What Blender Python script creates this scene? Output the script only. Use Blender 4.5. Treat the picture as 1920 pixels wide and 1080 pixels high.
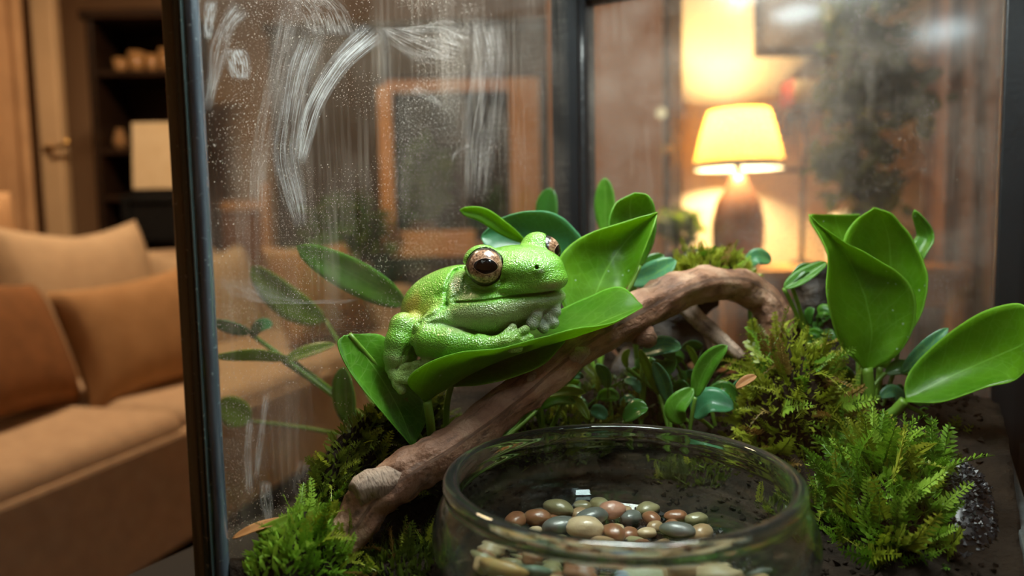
import bpy, bmesh, math, random
import numpy as np
from mathutils import Vector, Matrix, noise as mnoise
random.seed(7); np.random.seed(7)
S = bpy.context.scene
C = S.collection
for o in list(bpy.data.objects): bpy.data.objects.remove(o)
R = math.radians

# ------------------------------------------------------------------ camera
FPX = 1387.0
ZC = 0.88
CAM = Vector((0, 0, ZC))
PITCH, ROLL = R(5.0), R(1.1)
_F = Vector((0, math.cos(PITCH), -math.sin(PITCH)))
_r = Vector((1, 0, 0)); _u = _r.cross(_F)
XC = _r*math.cos(ROLL) - _u*math.sin(ROLL)
YC = _r*math.sin(ROLL) + _u*math.cos(ROLL)
cam = bpy.data.cameras.new('camera'); camo = bpy.data.objects.new('camera', cam); C.objects.link(camo)
cam.sensor_width = 36; cam.lens = 36*FPX/1920; cam.clip_start = 0.01; cam.clip_end = 50
m3 = Matrix((XC, YC, -_F)).transposed()
camo.matrix_world = Matrix.Translation(CAM) @ m3.to_4x4()
cam.dof.use_dof = True; cam.dof.focus_distance = 0.325
cam.dof.aperture_fstop = (cam.lens/1000)/0.0046; cam.dof.aperture_blades = 0
S.camera = camo

def P(px, py, d):
    """world point that lies d metres ahead (world y) along the line of sight of a photo pixel"""
    v = _F + XC*((px-960)/FPX) - YC*((py-540)/FPX)
    return CAM + v*(d/v.y)

# ------------------------------------------------------------------ world and exposure
w = bpy.data.worlds.new('world'); S.world = w; w.use_nodes = True
w.node_tree.nodes['Background'].inputs[0].default_value = (0.9, 0.6, 0.4, 1)
w.node_tree.nodes['Background'].inputs[1].default_value = 0.0
S.view_settings.view_transform = 'Standard'; S.view_settings.look = 'None'
S.view_settings.exposure = 0.0; S.view_settings.gamma = 1; S.view_settings.use_curve_mapping = False
S.cycles.use_denoising = True
S.cycles.max_bounces = 11; S.cycles.transparent_max_bounces = 20; S.cycles.transmission_bounces = 10
S.cycles.use_adaptive_sampling = True; S.cycles.adaptive_threshold = 0.03
S.cycles.glossy_bounces = 5; S.cycles.diffuse_bounces = 3
S.cycles.sample_clamp_indirect = 4.0
ROOM_W = 104.0      # ceiling lamp watts
LAMP_W = 120.0      # table lamp bulb watts
LED_E = 30.0       # emission of the tank lamp's two bare LED modules
HOOD_E = 36.0      # emission of the tank lamp's broad diffuser

# ------------------------------------------------------------------ helpers
def tag(o, label=None, cat=None, group=None, kind=None):
    if label: o['label'] = label
    if cat: o['category'] = cat
    if group: o['group'] = group
    if kind: o['kind'] = kind
    return o
def empty(name, loc, label=None, cat=None, group=None, kind=None):
    o = bpy.data.objects.new(name, None); C.objects.link(o); o.location = loc
    o.empty_display_size = 0.02
    return tag(o, label, cat, group, kind)
def put(o, parent):
    C.objects.link(o)
    if parent is not None:
        o.parent = parent
        o.matrix_parent_inverse = parent.matrix_basis.inverted()   # parts are modelled in world coordinates
    return o
def mobj(name, verts, faces, mat, parent=None, smooth=True, uv=None, kind=None):
    me = bpy.data.meshes.new(name)
    me.from_pydata([tuple(v) for v in verts], [], [tuple(f) for f in faces])
    if mat: me.materials.append(mat)
    if smooth: me.polygons.foreach_set('use_smooth', [True]*len(me.polygons))
    if uv is not None:
        l = me.uv_layers.new(name='UVMap')
        idx = np.empty(len(me.loops), dtype=np.int32); me.loops.foreach_get('vertex_index', idx)
        l.data.foreach_set('uv', np.asarray(uv, dtype=np.float32)[idx].ravel())
    me.update()
    o = bpy.data.objects.new(name, me); put(o, parent)
    if kind: o['kind'] = kind
    return o
def bobj(name, bm, mat, parent=None, smooth=False):
    me = bpy.data.meshes.new(name); bm.to_mesh(me); bm.free()
    if mat: me.materials.append(mat)
    if smooth: me.polygons.foreach_set('use_smooth', [True]*len(me.polygons))
    o = bpy.data.objects.new(name, me); put(o, parent); return o
def box(name, c, s, mat, parent=None, rz=0.0, bevel=0.0, rx=0.0, ry=0.0, seg=2):
    bm = bmesh.new(); bmesh.ops.create_cube(bm, size=1)
    bmesh.ops.scale(bm, vec=s, verts=bm.verts)
    if bevel: bmesh.ops.bevel(bm, geom=bm.edges[:], offset=bevel, segments=seg, affect='EDGES', profile=0.5)
    M = Matrix.Translation(c) @ Matrix.Rotation(rz, 4, 'Z') @ Matrix.Rotation(ry, 4, 'Y') @ Matrix.Rotation(rx, 4, 'X')
    bmesh.ops.transform(bm, matrix=M, verts=bm.verts)
    return bobj(name, bm, mat, parent, smooth=False)
def bar(name, a, b, w_, t_, mat, parent=None, bevel=0.0, up=Vector((0, 0, 1))):
    """box along a-b: w_ wide sideways, t_ thick along up"""
    a, b = Vector(a), Vector(b); d = b-a; L = d.length; d.normalize()
    s = d.cross(up); s.normalize(); n = s.cross(d)
    bm = bmesh.new(); bmesh.ops.create_cube(bm, size=1); bmesh.ops.scale(bm, vec=(L, w_, t_), verts=bm.verts)
    if bevel: bmesh.ops.bevel(bm, geom=bm.edges[:], offset=bevel, segments=2, affect='EDGES', profile=0.5)
    M = Matrix((d, s, n)).transposed().to_4x4(); M.translation = (a+b)/2
    bmesh.ops.transform(bm, matrix=M, verts=bm.verts)
    return bobj(name, bm, mat, parent)
def cr(pts, n):
    """Catmull-Rom through tuples of any length"""
    p = np.array(pts, dtype=float)
    p = np.vstack([2*p[0]-p[1], p, 2*p[-1]-p[-2]])
    out = []
    m = len(p)-3
    for i in range(n):
        t = i/(n-1)*m; k = min(int(t), m-1); f = t-k
        a, b, c, d = p[k], p[k+1], p[k+2], p[k+3]
        out.append(0.5*((2*b)+(-a+c)*f+(2*a-5*b+4*c-d)*f*f+(-a+3*b-3*c+d)*f**3))
    return np.array(out)
def tube(pts, n, seg, rough=0.0, freq=60.0, seed=0.0, ridges=0.0, flat=1.0):
    """pts: (x,y,z,r) control points -> verts, faces, uv"""
    q = cr(pts, n); V = []; F = []; UV = []
    T = np.gradient(q[:, :3], axis=0)
    ref = Vector((0.3, 0.2, 1)).normalized()
    prev = None
    for i in range(n):
        t = Vector(T[i]).normalized()
        a = (prev - t*prev.dot(t)) if prev else t.cross(ref)
        a.normalize(); b = t.cross(a); prev = a
        c = Vector(q[i, :3]); r = q[i, 3]
        for j in range(seg):
            th = 2*math.pi*j/seg
            d = a*math.cos(th)+b*math.sin(th)*flat
            rr = r
            if rough:
                pp = (c + d*r)*freq + Vector((seed, seed*1.7, 0))
                rr = r*(1+rough*(mnoise.fractal(pp, 0.8, 2.1, 3)))
                if ridges: rr *= 1+ridges*mnoise.noise(Vector((th*1.9+seed, i*0.09, math.sin(th)*2)))
            V.append(c+d*rr); UV.append((i/(n-1), j/seg))
    for i in range(n-1):
        for j in range(seg):
            F.append((i*seg+j, i*seg+(j+1) % seg, (i+1)*seg+(j+1) % seg, (i+1)*seg+j))
    V.append(Vector(q[0, :3])); UV.append((0, .5)); V.append(Vector(q[-1, :3])); UV.append((1, .5))
    k0, k1 = len(V)-2, len(V)-1
    for j in range(seg):
        F.append((k0, (j+1) % seg, j)); F.append((k1, (n-1)*seg+j, (n-1)*seg+(j+1) % seg))
    return V, F, UV
def tubeobj(name, pts, n, seg, mat, parent=None, **k):
    V, F, UV = tube(pts, n, seg, **k); return mobj(name, V, F, mat, parent, uv=UV)
def lathe(name, prof, c, mat, parent=None, seg=64, smooth=True, closed=False):
    V = []; F = []; n = len(prof)
    for (r, z) in prof:
        for j in range(seg):
            a = 2*math.pi*j/seg; V.append((c[0]+r*math.cos(a), c[1]+r*math.sin(a), c[2]+z))
    m = n if closed else n-1
    for i in range(m):
        for j in range(seg):
            a, b = i*seg, ((i+1) % n)*seg
            F.append((a+j, a+(j+1) % seg, b+(j+1) % seg, b+j))
    return mobj(name, V, F, mat, parent, smooth)

# ------------------------------------------------------------------ materials
def nt(name):
    m = bpy.data.materials.new(name); m.use_nodes = True; t = m.node_tree
    for n in list(t.nodes): t.nodes.remove(n)
    out = t.nodes.new('ShaderNodeOutputMaterial')
    return m, t, out
def N(t, kind, **k):
    n = t.nodes.new('ShaderNode'+kind)
    for a, b in k.items():
        if a.startswith('i_'):
            n.inputs[a[2:].replace('_', ' ')].default_value = b
        else: setattr(n, a, b)
    return n
def ramp(t, src, stops, interp='LINEAR'):
    r = t.nodes.new('ShaderNodeValToRGB'); r.color_ramp.interpolation = interp
    e = r.color_ramp.elements
    while len(e) < len(stops): e.new(0.5)
    for el, (p, c) in zip(e, stops):
        el.position = p; el.color = (*c, 1) if len(c) == 3 else c
    t.links.new(src, r.inputs[0]); return r
def math_(t, op, a, b=None, clamp=False):
    n = t.nodes.new('ShaderNodeMath'); n.operation = op; n.use_clamp = clamp
    for i, v in enumerate((a, b)):
        if v is None: continue
        if isinstance(v, (int, float)): n.inputs[i].default_value = v
        else: t.links.new(v, n.inputs[i])
    return n.outputs[0]
def mixc(t, f, a, b, mode='MIX'):
    n = t.nodes.new('ShaderNodeMix'); n.data_type = 'RGBA'; n.blend_type = mode
    for i, v in ((0, f), (6, a), (7, b)):
        if isinstance(v, (int, float)): n.inputs[i].default_value = v
        elif isinstance(v, tuple): n.inputs[i].default_value = (*v, 1) if len(v) == 3 else v
        else: t.links.new(v, n.inputs[i])
    return n.outputs[2]
def plain(name, c1, c2=None, rough=0.6, scale=20.0, bump=0.0, bscale=None, metallic=0.0, spec=0.5, coat=0.0, stretch=(1, 1, 1), coords='Object'):
    m, t, out = nt(name)
    b = N(t, 'BsdfPrincipled'); t.links.new(b.outputs[0], out.inputs[0])
    b.inputs['Roughness'].default_value = rough; b.inputs['Metallic'].default_value = metallic
    b.inputs['Specular IOR Level'].default_value = spec; b.inputs['Coat Weight'].default_value = coat; b.inputs['Coat Roughness'].default_value = 0.15
    tc = N(t, 'TexCoord'); mp = N(t, 'Mapping'); mp.inputs['Scale'].default_value = stretch
    t.links.new(tc.outputs[coords], mp.inputs[0])
    nz = N(t, 'TexNoise', i_Scale=scale, i_Detail=4.0); t.links.new(mp.outputs[0], nz.inputs['Vector'])
    if c2 is None: c2 = tuple(x*0.8 for x in c1)
    r = ramp(t, nz.outputs['Fac'], [(0.3, c1), (0.7, c2)])
    t.links.new(r.outputs[0], b.inputs['Base Color'])
    if bump:
        n2 = N(t, 'TexNoise', i_Scale=bscale or scale*4, i_Detail=5.0); t.links.new(mp.outputs[0], n2.inputs['Vector'])
        bp = N(t, 'Bump', i_Strength=bump, i_Distance=0.002); t.links.new(n2.outputs['Fac'], bp.inputs['Height'])
        t.links.new(bp.outputs[0], b.inputs['Normal'])
    return m
def emit(name, col, e):
    m, t, out = nt(name); n = N(t, 'Emission', i_Strength=e); n.inputs[0].default_value = (*col, 1)
    t.links.new(n.outputs[0], out.inputs[0]); return m

def leaf_mat(name, c_dark, c_light, trans=0.35, rough=0.36, vein=(0.25, 0.5, 0.08), spots=0.0, tcol=None, spec=0.35):
    m, t, out = nt(name)
    b = N(t, 'BsdfPrincipled'); b.inputs['Roughness'].default_value = rough
    b.inputs['Coat Weight'].default_value = 0.08; b.inputs['Coat Roughness'].default_value = 0.12; b.inputs['Specular IOR Level'].default_value = spec
    uv = N(t, 'TexCoord'); sep = N(t, 'SeparateXYZ'); t.links.new(uv.outputs['UV'], sep.inputs[0])
    nz = N(t, 'TexNoise', i_Scale=130.0, i_Detail=3.0); t.links.new(uv.outputs['Object'], nz.inputs['Vector'])
    nb = N(t, 'TexNoise', i_Scale=35.0, i_Detail=2.0); t.links.new(uv.outputs['Object'], nb.inputs['Vector'])
    base = ramp(t, nb.outputs['Fac'], [(0.3, c_dark), (0.72, c_light)]).outputs[0]
    base = mixc(t, math_(t, 'MULTIPLY', nz.outputs['Fac'], 0.55), base, tuple(x*0.5 for x in c_dark))
    # midrib and side veins from uv (u along, v 0..1 across)
    dv = math_(t, 'ABSOLUTE', math_(t, 'SUBTRACT', sep.outputs[1], 0.5))
    mid = math_(t, 'LESS_THAN', dv, 0.012)
    side = math_(t, 'ABSOLUTE', math_(t, 'SINE', math_(t, 'MULTIPLY', math_(t, 'SUBTRACT', sep.outputs[0], math_(t, 'MULTIPLY', dv, 0.55)), 30.0)))
    side = math_(t, 'MULTIPLY', math_(t, 'LESS_THAN', side, 0.10), 0.35)
    vn = N(t, 'TexVoronoi', i_Scale=170.0, feature='DISTANCE_TO_EDGE'); t.links.new(uv.outputs['Object'], vn.inputs['Vector'])
    net = math_(t, 'MULTIPLY', math_(t, 'LESS_THAN', vn.outputs['Distance'], 0.045), 0.22)
    side = math_(t, 'MAXIMUM', side, net)
    vm = math_(t, 'MAXIMUM', math_(t, 'MULTIPLY', mid, 0.75), side)
    col = mixc(t, vm, base, vein)
    edge = math_(t, 'GREATER_THAN', dv, 0.485)
    col = mixc(t, math_(t, 'MULTIPLY', edge, 0.7), col, tuple(min(1, x*1.5+0.05) for x in c_light))
    if spots:
        vo = N(t, 'TexVoronoi', i_Scale=220.0); t.links.new(uv.outputs['Object'], vo.inputs['Vector'])
        sp = math_(t, 'LESS_THAN', vo.outputs['Distance'], 0.13)
        n3 = N(t, 'TexNoise', i_Scale=40.0); t.links.new(uv.outputs['Object'], n3.inputs['Vector'])
        sp = math_(t, 'MULTIPLY', sp, math_(t, 'GREATER_THAN', n3.outputs['Fac'], 0.55))
        col = mixc(t, math_(t, 'MULTIPLY', sp, spots), col, (0.75, 0.85, 0.7))
    t.links.new(col, b.inputs['Base Color'])
    bp = N(t, 'Bump', i_Strength=0.35, i_Distance=0.0006)
    h = math_(t, 'ADD', math_(t, 'MULTIPLY', vm, -1.0), math_(t, 'MULTIPLY', nz.outputs['Fac'], 0.8)); t.links.new(h, bp.inputs['Height'])
    t.links.new(bp.outputs[0], b.inputs['Normal'])
    tr = N(t, 'BsdfTranslucent')
    t.links.new(mixc(t, 0.75, col, tcol or (0.40, 0.62, 0.02)), tr.inputs[0])
    mx = N(t, 'MixShader', i_Fac=trans); t.links.new(b.outputs[0], mx.inputs[1]); t.links.new(tr.outputs[0], mx.inputs[2])
    t.links.new(mx.outputs[0], out.inputs[0])
    return m

def schlick(t, f0=0.04):
    g = N(t, 'NewGeometry'); d = N(t, 'VectorMath', operation='DOT_PRODUCT'); t.links.new(g.outputs['Normal'], d.inputs[0]); t.links.new(g.outputs['Incoming'], d.inputs[1])
    c = math_(t, 'SUBTRACT', 1.0, math_(t, 'ABSOLUTE', d.outputs['Value']), True)
    return math_(t, 'ADD', math_(t, 'MULTIPLY', math_(t, 'POWER', c, 5.0), 1-f0), f0)
def glass_pane_mat(name, dirt=0.0, haze=0.0, tint=(0.965, 0.985, 0.975), specks=0.0, rough=0.08):
    m, t, out = nt(name)
    tr = N(t, 'BsdfTransparent'); tr.inputs[0].default_value = (*tint, 1)
    gl = N(t, 'BsdfGlossy'); gl.inputs['Roughness'].default_value = 0.012 if not dirt else rough
    mx = N(t, 'MixShader'); t.links.new(schlick(t, 0.03), mx.inputs[0]); t.links.new(tr.outputs[0], mx.inputs[1]); t.links.new(gl.outputs[0], mx.inputs[2])
    last = mx.outputs[0]
    if dirt or haze:
        tc = N(t, 'TexCoord'); v = tc.outputs['UV']      # uv in metres along the pane: u from its first corner, v height
        sp = N(t, 'SeparateXYZ'); t.links.new(v, sp.inputs[0])
        n1 = N(t, 'TexNoise', i_Scale=16.0, i_Detail=5.0, i_Roughness=0.6); t.links.new(v, n1.inputs['Vector'])
        mp = N(t, 'Mapping'); mp.inputs['Scale'].default_value = (160, 12, 1); t.links.new(v, mp.inputs[0])
        n2 = N(t, 'TexNoise', i_Scale=1.0, i_Detail=4.0); t.links.new(mp.outputs[0], n2.inputs['Vector'])
        h = math_(t, 'MULTIPLY', ramp(t, n1.outputs['Fac'], [(0.38, (0.15,)*3), (0.72, (1,)*3)]).outputs[0], haze)
        st = math_(t, 'MULTIPLY', ramp(t, n2.outputs['Fac'], [(0.50, (0,)*3), (0.75, (1,)*3)]).outputs[0], dirt)
        n4 = N(t, 'TexNoise', i_Scale=9.0, i_Detail=2.0); t.links.new(v, n4.inputs['Vector'])
        st = math_(t, 'MULTIPLY', st, ramp(t, n4.outputs['Fac'], [(0.42, (0,)*3), (0.62, (1,)*3)]).outputs[0])
        f = math_(t, 'ADD', h, st)
        for sc, th, msc in ((420.0, 0.13, 14.0), (1000.0, 0.2, 22.0), (1700.0, 0.22, 16.0)):
            vo = N(t, 'TexVoronoi', i_Scale=sc); t.links.new(v, vo.inputs['Vector'])
            nm = N(t, 'TexNoise', i_Scale=msc, i_Detail=3.0); t.links.new(v, nm.inputs['Vector'])
            s_ = math_(t, 'MULTIPLY', math_(t, 'LESS_THAN', vo.outputs['Distance'], th), math_(t, 'GREATER_THAN', nm.outputs['Fac'], 0.50))
            # only some of the cells hold a speck
            s_ = math_(t, 'MULTIPLY', s_, math_(t, 'GREATER_THAN', N_sep(t, vo.outputs['Color']), 0.55))
            f = math_(t, 'ADD', f, math_(t, 'MULTIPLY', s_, specks))
        f = math_(t, 'MINIMUM', f, 0.85)
        df = N(t, 'BsdfDiffuse'); df.inputs[0].default_value = (0.80, 0.70, 0.62, 1)
        tl = N(t, 'BsdfTranslucent'); tl.inputs[0].default_value = (0.80, 0.70, 0.62, 1)
        mm = N(t, 'MixShader', i_Fac=0.4); t.links.new(df.outputs[0], mm.inputs[1]); t.links.new(tl.outputs[0], mm.inputs[2])
        m2 = N(t, 'MixShader'); t.links.new(f, m2.inputs[0]); t.links.new(last, m2.inputs[1]); t.links.new(mm.outputs[0], m2.inputs[2])
        last = m2.outputs[0]
    t.links.new(last, out.inputs[0]); return m
def N_sep(t, col):
    s = N(t, 'SeparateColor'); t.links.new(col, s.inputs[0]); return s.outputs[0]
def smear_mat(name, amount, col=(0.8, 0.83, 0.86), along=3.0, across=26.0, lo=0.42, hi=0.7):
    m, t, out = nt(name)
    tc = N(t, 'TexCoord'); sp = N(t, 'SeparateXYZ'); t.links.new(tc.outputs['UV'], sp.inputs[0])
    mp = N(t, 'Mapping'); mp.inputs['Scale'].default_value = (along, across, 1); t.links.new(tc.outputs['UV'], mp.inputs[0])
    nz = N(t, 'TexNoise', i_Scale=1.0, i_Detail=5.0, i_Roughness=0.65); t.links.new(mp.outputs[0], nz.inputs['Vector'])
    n2 = N(t, 'TexNoise', i_Scale=420.0, i_Detail=3.0); t.links.new(tc.outputs['Object'], n2.inputs['Vector'])
    f = ramp(t, nz.outputs['Fac'], [(lo, (0,)*3), (hi, (1,)*3)]).outputs[0]
    f = math_(t, 'MULTIPLY', f, math_(t, 'ADD', math_(t, 'MULTIPLY', n2.outputs['Fac'], 0.8), 0.55))
    # fade at the rims and ends of the stroke
    e = math_(t, 'MULTIPLY', sp.outputs[1], math_(t, 'SUBTRACT', 1.0, sp.outputs[1]))
    e = math_(t, 'MULTIPLY', e, 5.0, True)
    g = math_(t, 'MULTIPLY', math_(t, 'MULTIPLY', sp.outputs[0], math_(t, 'SUBTRACT', 1.0, sp.outputs[0])), 9.0, True)
    f = math_(t, 'MULTIPLY', math_(t, 'MULTIPLY', f, e), math_(t, 'MULTIPLY', g, amount))
    f = math_(t, 'MINIMUM', f, 0.8)
    df = N(t, 'BsdfDiffuse'); df.inputs[0].default_value = (*col, 1)
    tl = N(t, 'BsdfTranslucent'); tl.inputs[0].default_value = (*col, 1)
    mm = N(t, 'MixShader', i_Fac=0.5); t.links.new(df.outputs[0], mm.inputs[1]); t.links.new(tl.outputs[0], mm.inputs[2])
    tr = N(t, 'BsdfTransparent')
    m2 = N(t, 'MixShader'); t.links.new(f, m2.inputs[0]); t.links.new(tr.outputs[0], m2.inputs[1]); t.links.new(mm.outputs[0], m2.inputs[2])
    t.links.new(m2.outputs[0], out.inputs[0]); return m

M = {}
M['wall'] = plain('warm_plaster', (0.62, 0.42, 0.26), (0.55, 0.36, 0.22), 0.8, 2.0, 0.1, 60)
M['wall_cream'] = plain('cream_plaster', (0.84, 0.70, 0.52), (0.79, 0.65, 0.47), 0.8, 2.0, 0.1, 60)
M['wall_brown'] = plain('brown_plaster', (0.60, 0.33, 0.19), (0.54, 0.29, 0.17), 0.8, 2.0)
M['ceil'] = plain('ceiling_paint', (0.7, 0.58, 0.45), None, 0.9, 3.0)
M['floor'] = plain('dark_floor', (0.035, 0.022, 0.015), (0.02, 0.013, 0.01), 0.5, 3.0, stretch=(1, 8, 1))
M['trim'] = plain('painted_trim', (0.75, 0.55, 0.34), None, 0.5, 3.0)
M['curtain'] = plain('ochre_curtain', (0.60, 0.38, 0.21), (0.50, 0.31, 0.17), 0.85, 8.0, 0.2, 400)
M['curtain2'] = plain('mauve_curtain', (0.44, 0.27, 0.21), (0.37, 0.23, 0.18), 0.85, 8.0, 0.2, 400)
M['sofa'] = plain('sofa_fabric', (0.50, 0.37, 0.25), (0.43, 0.31, 0.21), 0.9, 30.0, 0.3, 500)
M['pillow_br'] = plain('rust_brown_fabric', (0.24, 0.105, 0.036), (0.18, 0.08, 0.027), 0.9, 20.0, 0.3, 500)
M['pillow_tan'] = plain('ochre_tan_fabric', (0.42, 0.25, 0.12), (0.35, 0.20, 0.09), 0.9, 20.0, 0.3, 500)
M['pillow_be'] = plain('beige_fabric', (0.56, 0.43, 0.29), (0.49, 0.37, 0.25), 0.9, 20.0, 0.3, 500)
M['darkwood'] = plain('dark_walnut', (0.045, 0.024, 0.014), (0.025, 0.014, 0.009), 0.4, 6.0, stretch=(1, 1, 8))
M['greywood'] = plain('dark_taupe_wood', (0.055, 0.036, 0.028), (0.04, 0.027, 0.02), 0.5, 6.0, stretch=(1, 1, 8))
M['oak'] = plain('orange_oak', (0.80, 0.40, 0.14), (0.68, 0.33, 0.11), 0.45, 6.0, stretch=(1, 1, 8))
M['paper'] = plain('cream_paper', (0.85, 0.72, 0.50), (0.78, 0.64, 0.42), 0.8, 15.0)
M['black'] = plain('black_plastic', (0.005, 0.007, 0.009), (0.008, 0.011, 0.014), 0.45, 30.0, 0.1, 300, spec=0.35)
M['silicone'] = plain('black_silicone', (0.010, 0.012, 0.014), None, 0.3, 60.0, 0.3, 200)
M['brass'] = plain('brass', (0.75, 0.5, 0.18), None, 0.3, 20.0, metallic=1.0)
M['ceramic'] = plain('terracotta_glaze', (0.30, 0.13, 0.06), (0.24, 0.10, 0.05), 0.4, 9.0)
M['white'] = plain('white_paint', (0.8, 0.78, 0.72), None, 0.5, 9.0)
M['slate'] = plain('slate_print', (0.17, 0.13, 0.12), (0.11, 0.085, 0.08), 0.6, 5.0)
M['red'] = plain('red_book_cloth', (0.45, 0.08, 0.05), None, 0.7, 9.0)
M['foliage_d'] = leaf_mat('dark_house_leaf', (0.035, 0.045, 0.012), (0.06, 0.075, 0.02), 0.2, 0.5)
M['foliage_g'] = leaf_mat('green_house_leaf', (0.05, 0.10, 0.015), (0.09, 0.16, 0.03), 0.3, 0.4)
M['pot'] = plain('clay_pot', (0.32, 0.15, 0.08), None, 0.7, 12.0)
M['cupglass'] = plain('amber_glassware', (0.55, 0.32, 0.14), None, 0.1, 12.0, spec=0.8)
M['soil'] = plain('dark_peat', (0.010, 0.007, 0.0045), (0.024, 0.016, 0.010), 0.9, 90.0, 0.8, 350, spec=0.12)
M['table'] = plain('matt_black_lacquer', (0.010, 0.010, 0.010), None, 0.7, 9.0, spec=0.2)
M['grit'] = plain('black_grit', (0.012, 0.012, 0.014), (0.05, 0.05, 0.055), 0.35, 150.0, spec=0.7)

# ------------------------------------------------------------------ the room
def struct(o): o['kind'] = 'structure'; return o
X0, X1, Y0, Y1, H = -3.2, 2.6, -1.6, 4.5, 2.6
struct(box('floor', ((X0+X1)/2, (Y0+Y1)/2, -0.05), (X1-X0, Y1-Y0, 0.1), M['floor']))
struct(box('ceiling', ((X0+X1)/2, (Y0+Y1)/2, H+0.05), (X1-X0, Y1-Y0, 0.1), M['ceil']))
struct(box('wall_back', ((X0+X1)/2, Y1+0.05, H/2), (X1-X0+0.2, 0.1, H), M['wall']))
struct(box('wall_front', ((X0+X1)/2, Y0-0.05, H/2), (X1-X0+0.2, 0.1, H), M['wall']))
struct(box('wall_left', (X0-0.05, (Y0+Y1)/2, H/2), (0.1, Y1-Y0, H), M['wall']))
struct(box('wall_right', (X1+0.05, (Y0+Y1)/2, H/2), (0.1, Y1-Y0, H), M['wall']))
ALC = 2.86       # face of the cream wall behind the table lamp
struct(box('wall_alcove', ((0.655+X1)/2, (ALC+Y1)/2, H/2), (X1-0.655, Y1-ALC, H), M['wall_cream']))
struct(box('trim_1', (0.630, ALC+0.03, H/2), (0.055, 0.10, H), M['greywood'], bevel=0.006))
struct(box('baseboard_back', ((X0+0.7)/2, Y1-0.012, 0.06), (0.7-X0, 0.024, 0.12), M['trim'], bevel=0.004))
# bronze wall panel between the bookcase and the alcove
struct(box('wall_panel', (0.415, 3.24, H/2), (0.48, 0.06, H), M['wall_brown']))

def glow(name, col, watts, loc, radius, parent=None):
    l = bpy.data.lights.new(name, 'POINT'); l.color = col; l.energy = watts; l.shadow_soft_size = radius
    o = bpy.data.objects.new(name, l); put(o, parent)
    o.matrix_world = Matrix.Translation(loc) if parent is None else o.matrix_world
    o.location = loc
    return o
# ceiling lamp: a flat opal drum under the ceiling, behind and to the left of the tank
LX, LY = -1.05, 1.9
cl = empty('ceiling_lamp_offscreen', (LX, LY, H), 'round opal ceiling lamp with a brass rim fixed above the sofa', 'lamp')
lathe('rim', [(0.205, 0.0), (0.215, 0.0), (0.215, -0.05), (0.205, -0.05)], (LX, LY, H), M['brass'], cl, 48, closed=True)
lathe('diffuser_offscreen', [(0.20, -0.005), (0.20, -0.055), (0.15, -0.075), (0.0, -0.082)], (LX, LY, H), emit('warm_diffuser', (1, 0.68, 0.40), ROOM_W), cl, 48)

# ---- sofa: runs away from the camera along the left of the room
SA = Vector((-0.955, 1.116, 0)); ax = Vector((0.25, 0.968, 0)).normalized(); bk = Vector((-ax.y, ax.x, 0))   # ax along the front edge, bk towards the back
def sp(a, b, z): v = SA + ax*a + bk*b; return Vector((v.x, v.y, z))
ang = math.atan2(ax.y, ax.x)
SL = 1.95
sofa = empty('sofa', sp(SL/2, 0.45, 0), 'long beige fabric sofa with loose back cushions and dark feet', 'sofa')
box('plinth', sp(SL/2, 0.46, 0.20), (SL, 0.90, 0.16), M['sofa'], sofa, ang, 0.02)
# front apron with rounded top: seat cushions
for i in range(3):
    o = box('seat_cushion', sp(SL*(i+0.5)/3, 0.36, 0.372), (SL/3-0.008, 0.76, 0.17), M['sofa'], sofa, ang, 0.05, seg=5)
    o.data.polygons.foreach_set('use_smooth', [True]*len(o.data.polygons))
box('front_apron', sp(SL/2, -0.012, 0.275), (SL, 0.03, 0.27), M['sofa'], sofa, ang, 0.012)
box('backrest', sp(SL/2, 0.87, 0.49), (SL, 0.16, 0.62), M['sofa'], sofa, ang, 0.05, seg=4)
o = box('armrest', sp(SL+0.09, 0.43, 0.40), (0.18, 0.92, 0.46), M['sofa'], sofa, ang, 0.05, seg=4)
o = box('armrest', sp(-0.09, 0.43, 0.30), (0.18, 0.92, 0.26), M['sofa'], sofa, ang, 0.05, seg=4)
for a in (0.1, SL-0.1):
    for b in (0.08, 0.84): box('foot', sp(a, b, 0.06), (0.07, 0.07, 0.12), M['black'], sofa, ang, 0.008)
def pillow_mesh(w_, h_, t_, n=22, sag=0.0):
    V = []; F = []; UV = []
    for s_ in (1, -1):
        for i in range(n+1):
            for j in range(n+1):
                u, v = -1+2*i/n, -1+2*j/n
                e = (1-abs(u)**2.6)*(1-abs(v)**2.6)
                pin = 1-0.10*(1-abs(u)**2)*(abs(v)**3); pin2 = 1-0.10*(1-abs(v)**2)*(abs(u)**3)
                V.append((u*w_/2*pin2, s_*t_/2*max(e, 0)**0.42, v*h_/2*pin - sag*(1-abs(u)**1.5)*(v > 0)*v))
                UV.append((i/n, j/n))
    m_ = (n+1)**2
    for k in (0, 1):
        for i in range(n):
            for j in range(n):
                q = [k*m_+i*(n+1)+j, k*m_+(i+1)*(n+1)+j, k*m_+(i+1)*(n+1)+j+1, k*m_+i*(n+1)+j+1]
                F.append(q if k else q[::-1])
    return V, F, UV
def pillow(name, loc, rz, tilt, w_, h_, t_, mat, parent=None, roll=0.0, sag=0.0):
    V, F, UV = pillow_mesh(w_, h_, t_, sag=sag)
    Mx = Matrix.Translation(loc) @ Matrix.Rotation(rz, 4, 'Z') @ Matrix.Rotation(tilt, 4, 'X') @ Matrix.Rotation(roll, 4, 'Y')
    o = mobj(name, [Mx @ Vector(v) for v in V], F, mat, parent, uv=UV)
    return o
for i, a in enumerate((0.46, 1.05, 1.64)):
    pillow('back_cushion', sp(a, 0.66, 0.645-(0.07 if i == 2 else 0)), ang, -0.22, 0.60, 0.56-(0.06 if i == 2 else 0), 0.22, M['pillow_be'], sofa, sag=0.03)
o = pillow('throw_pillow', P(2, 655, 1.68), ang+0.25, -0.40, 0.38, 0.34, 0.15, M['pillow_br'], roll=0.12)
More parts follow.
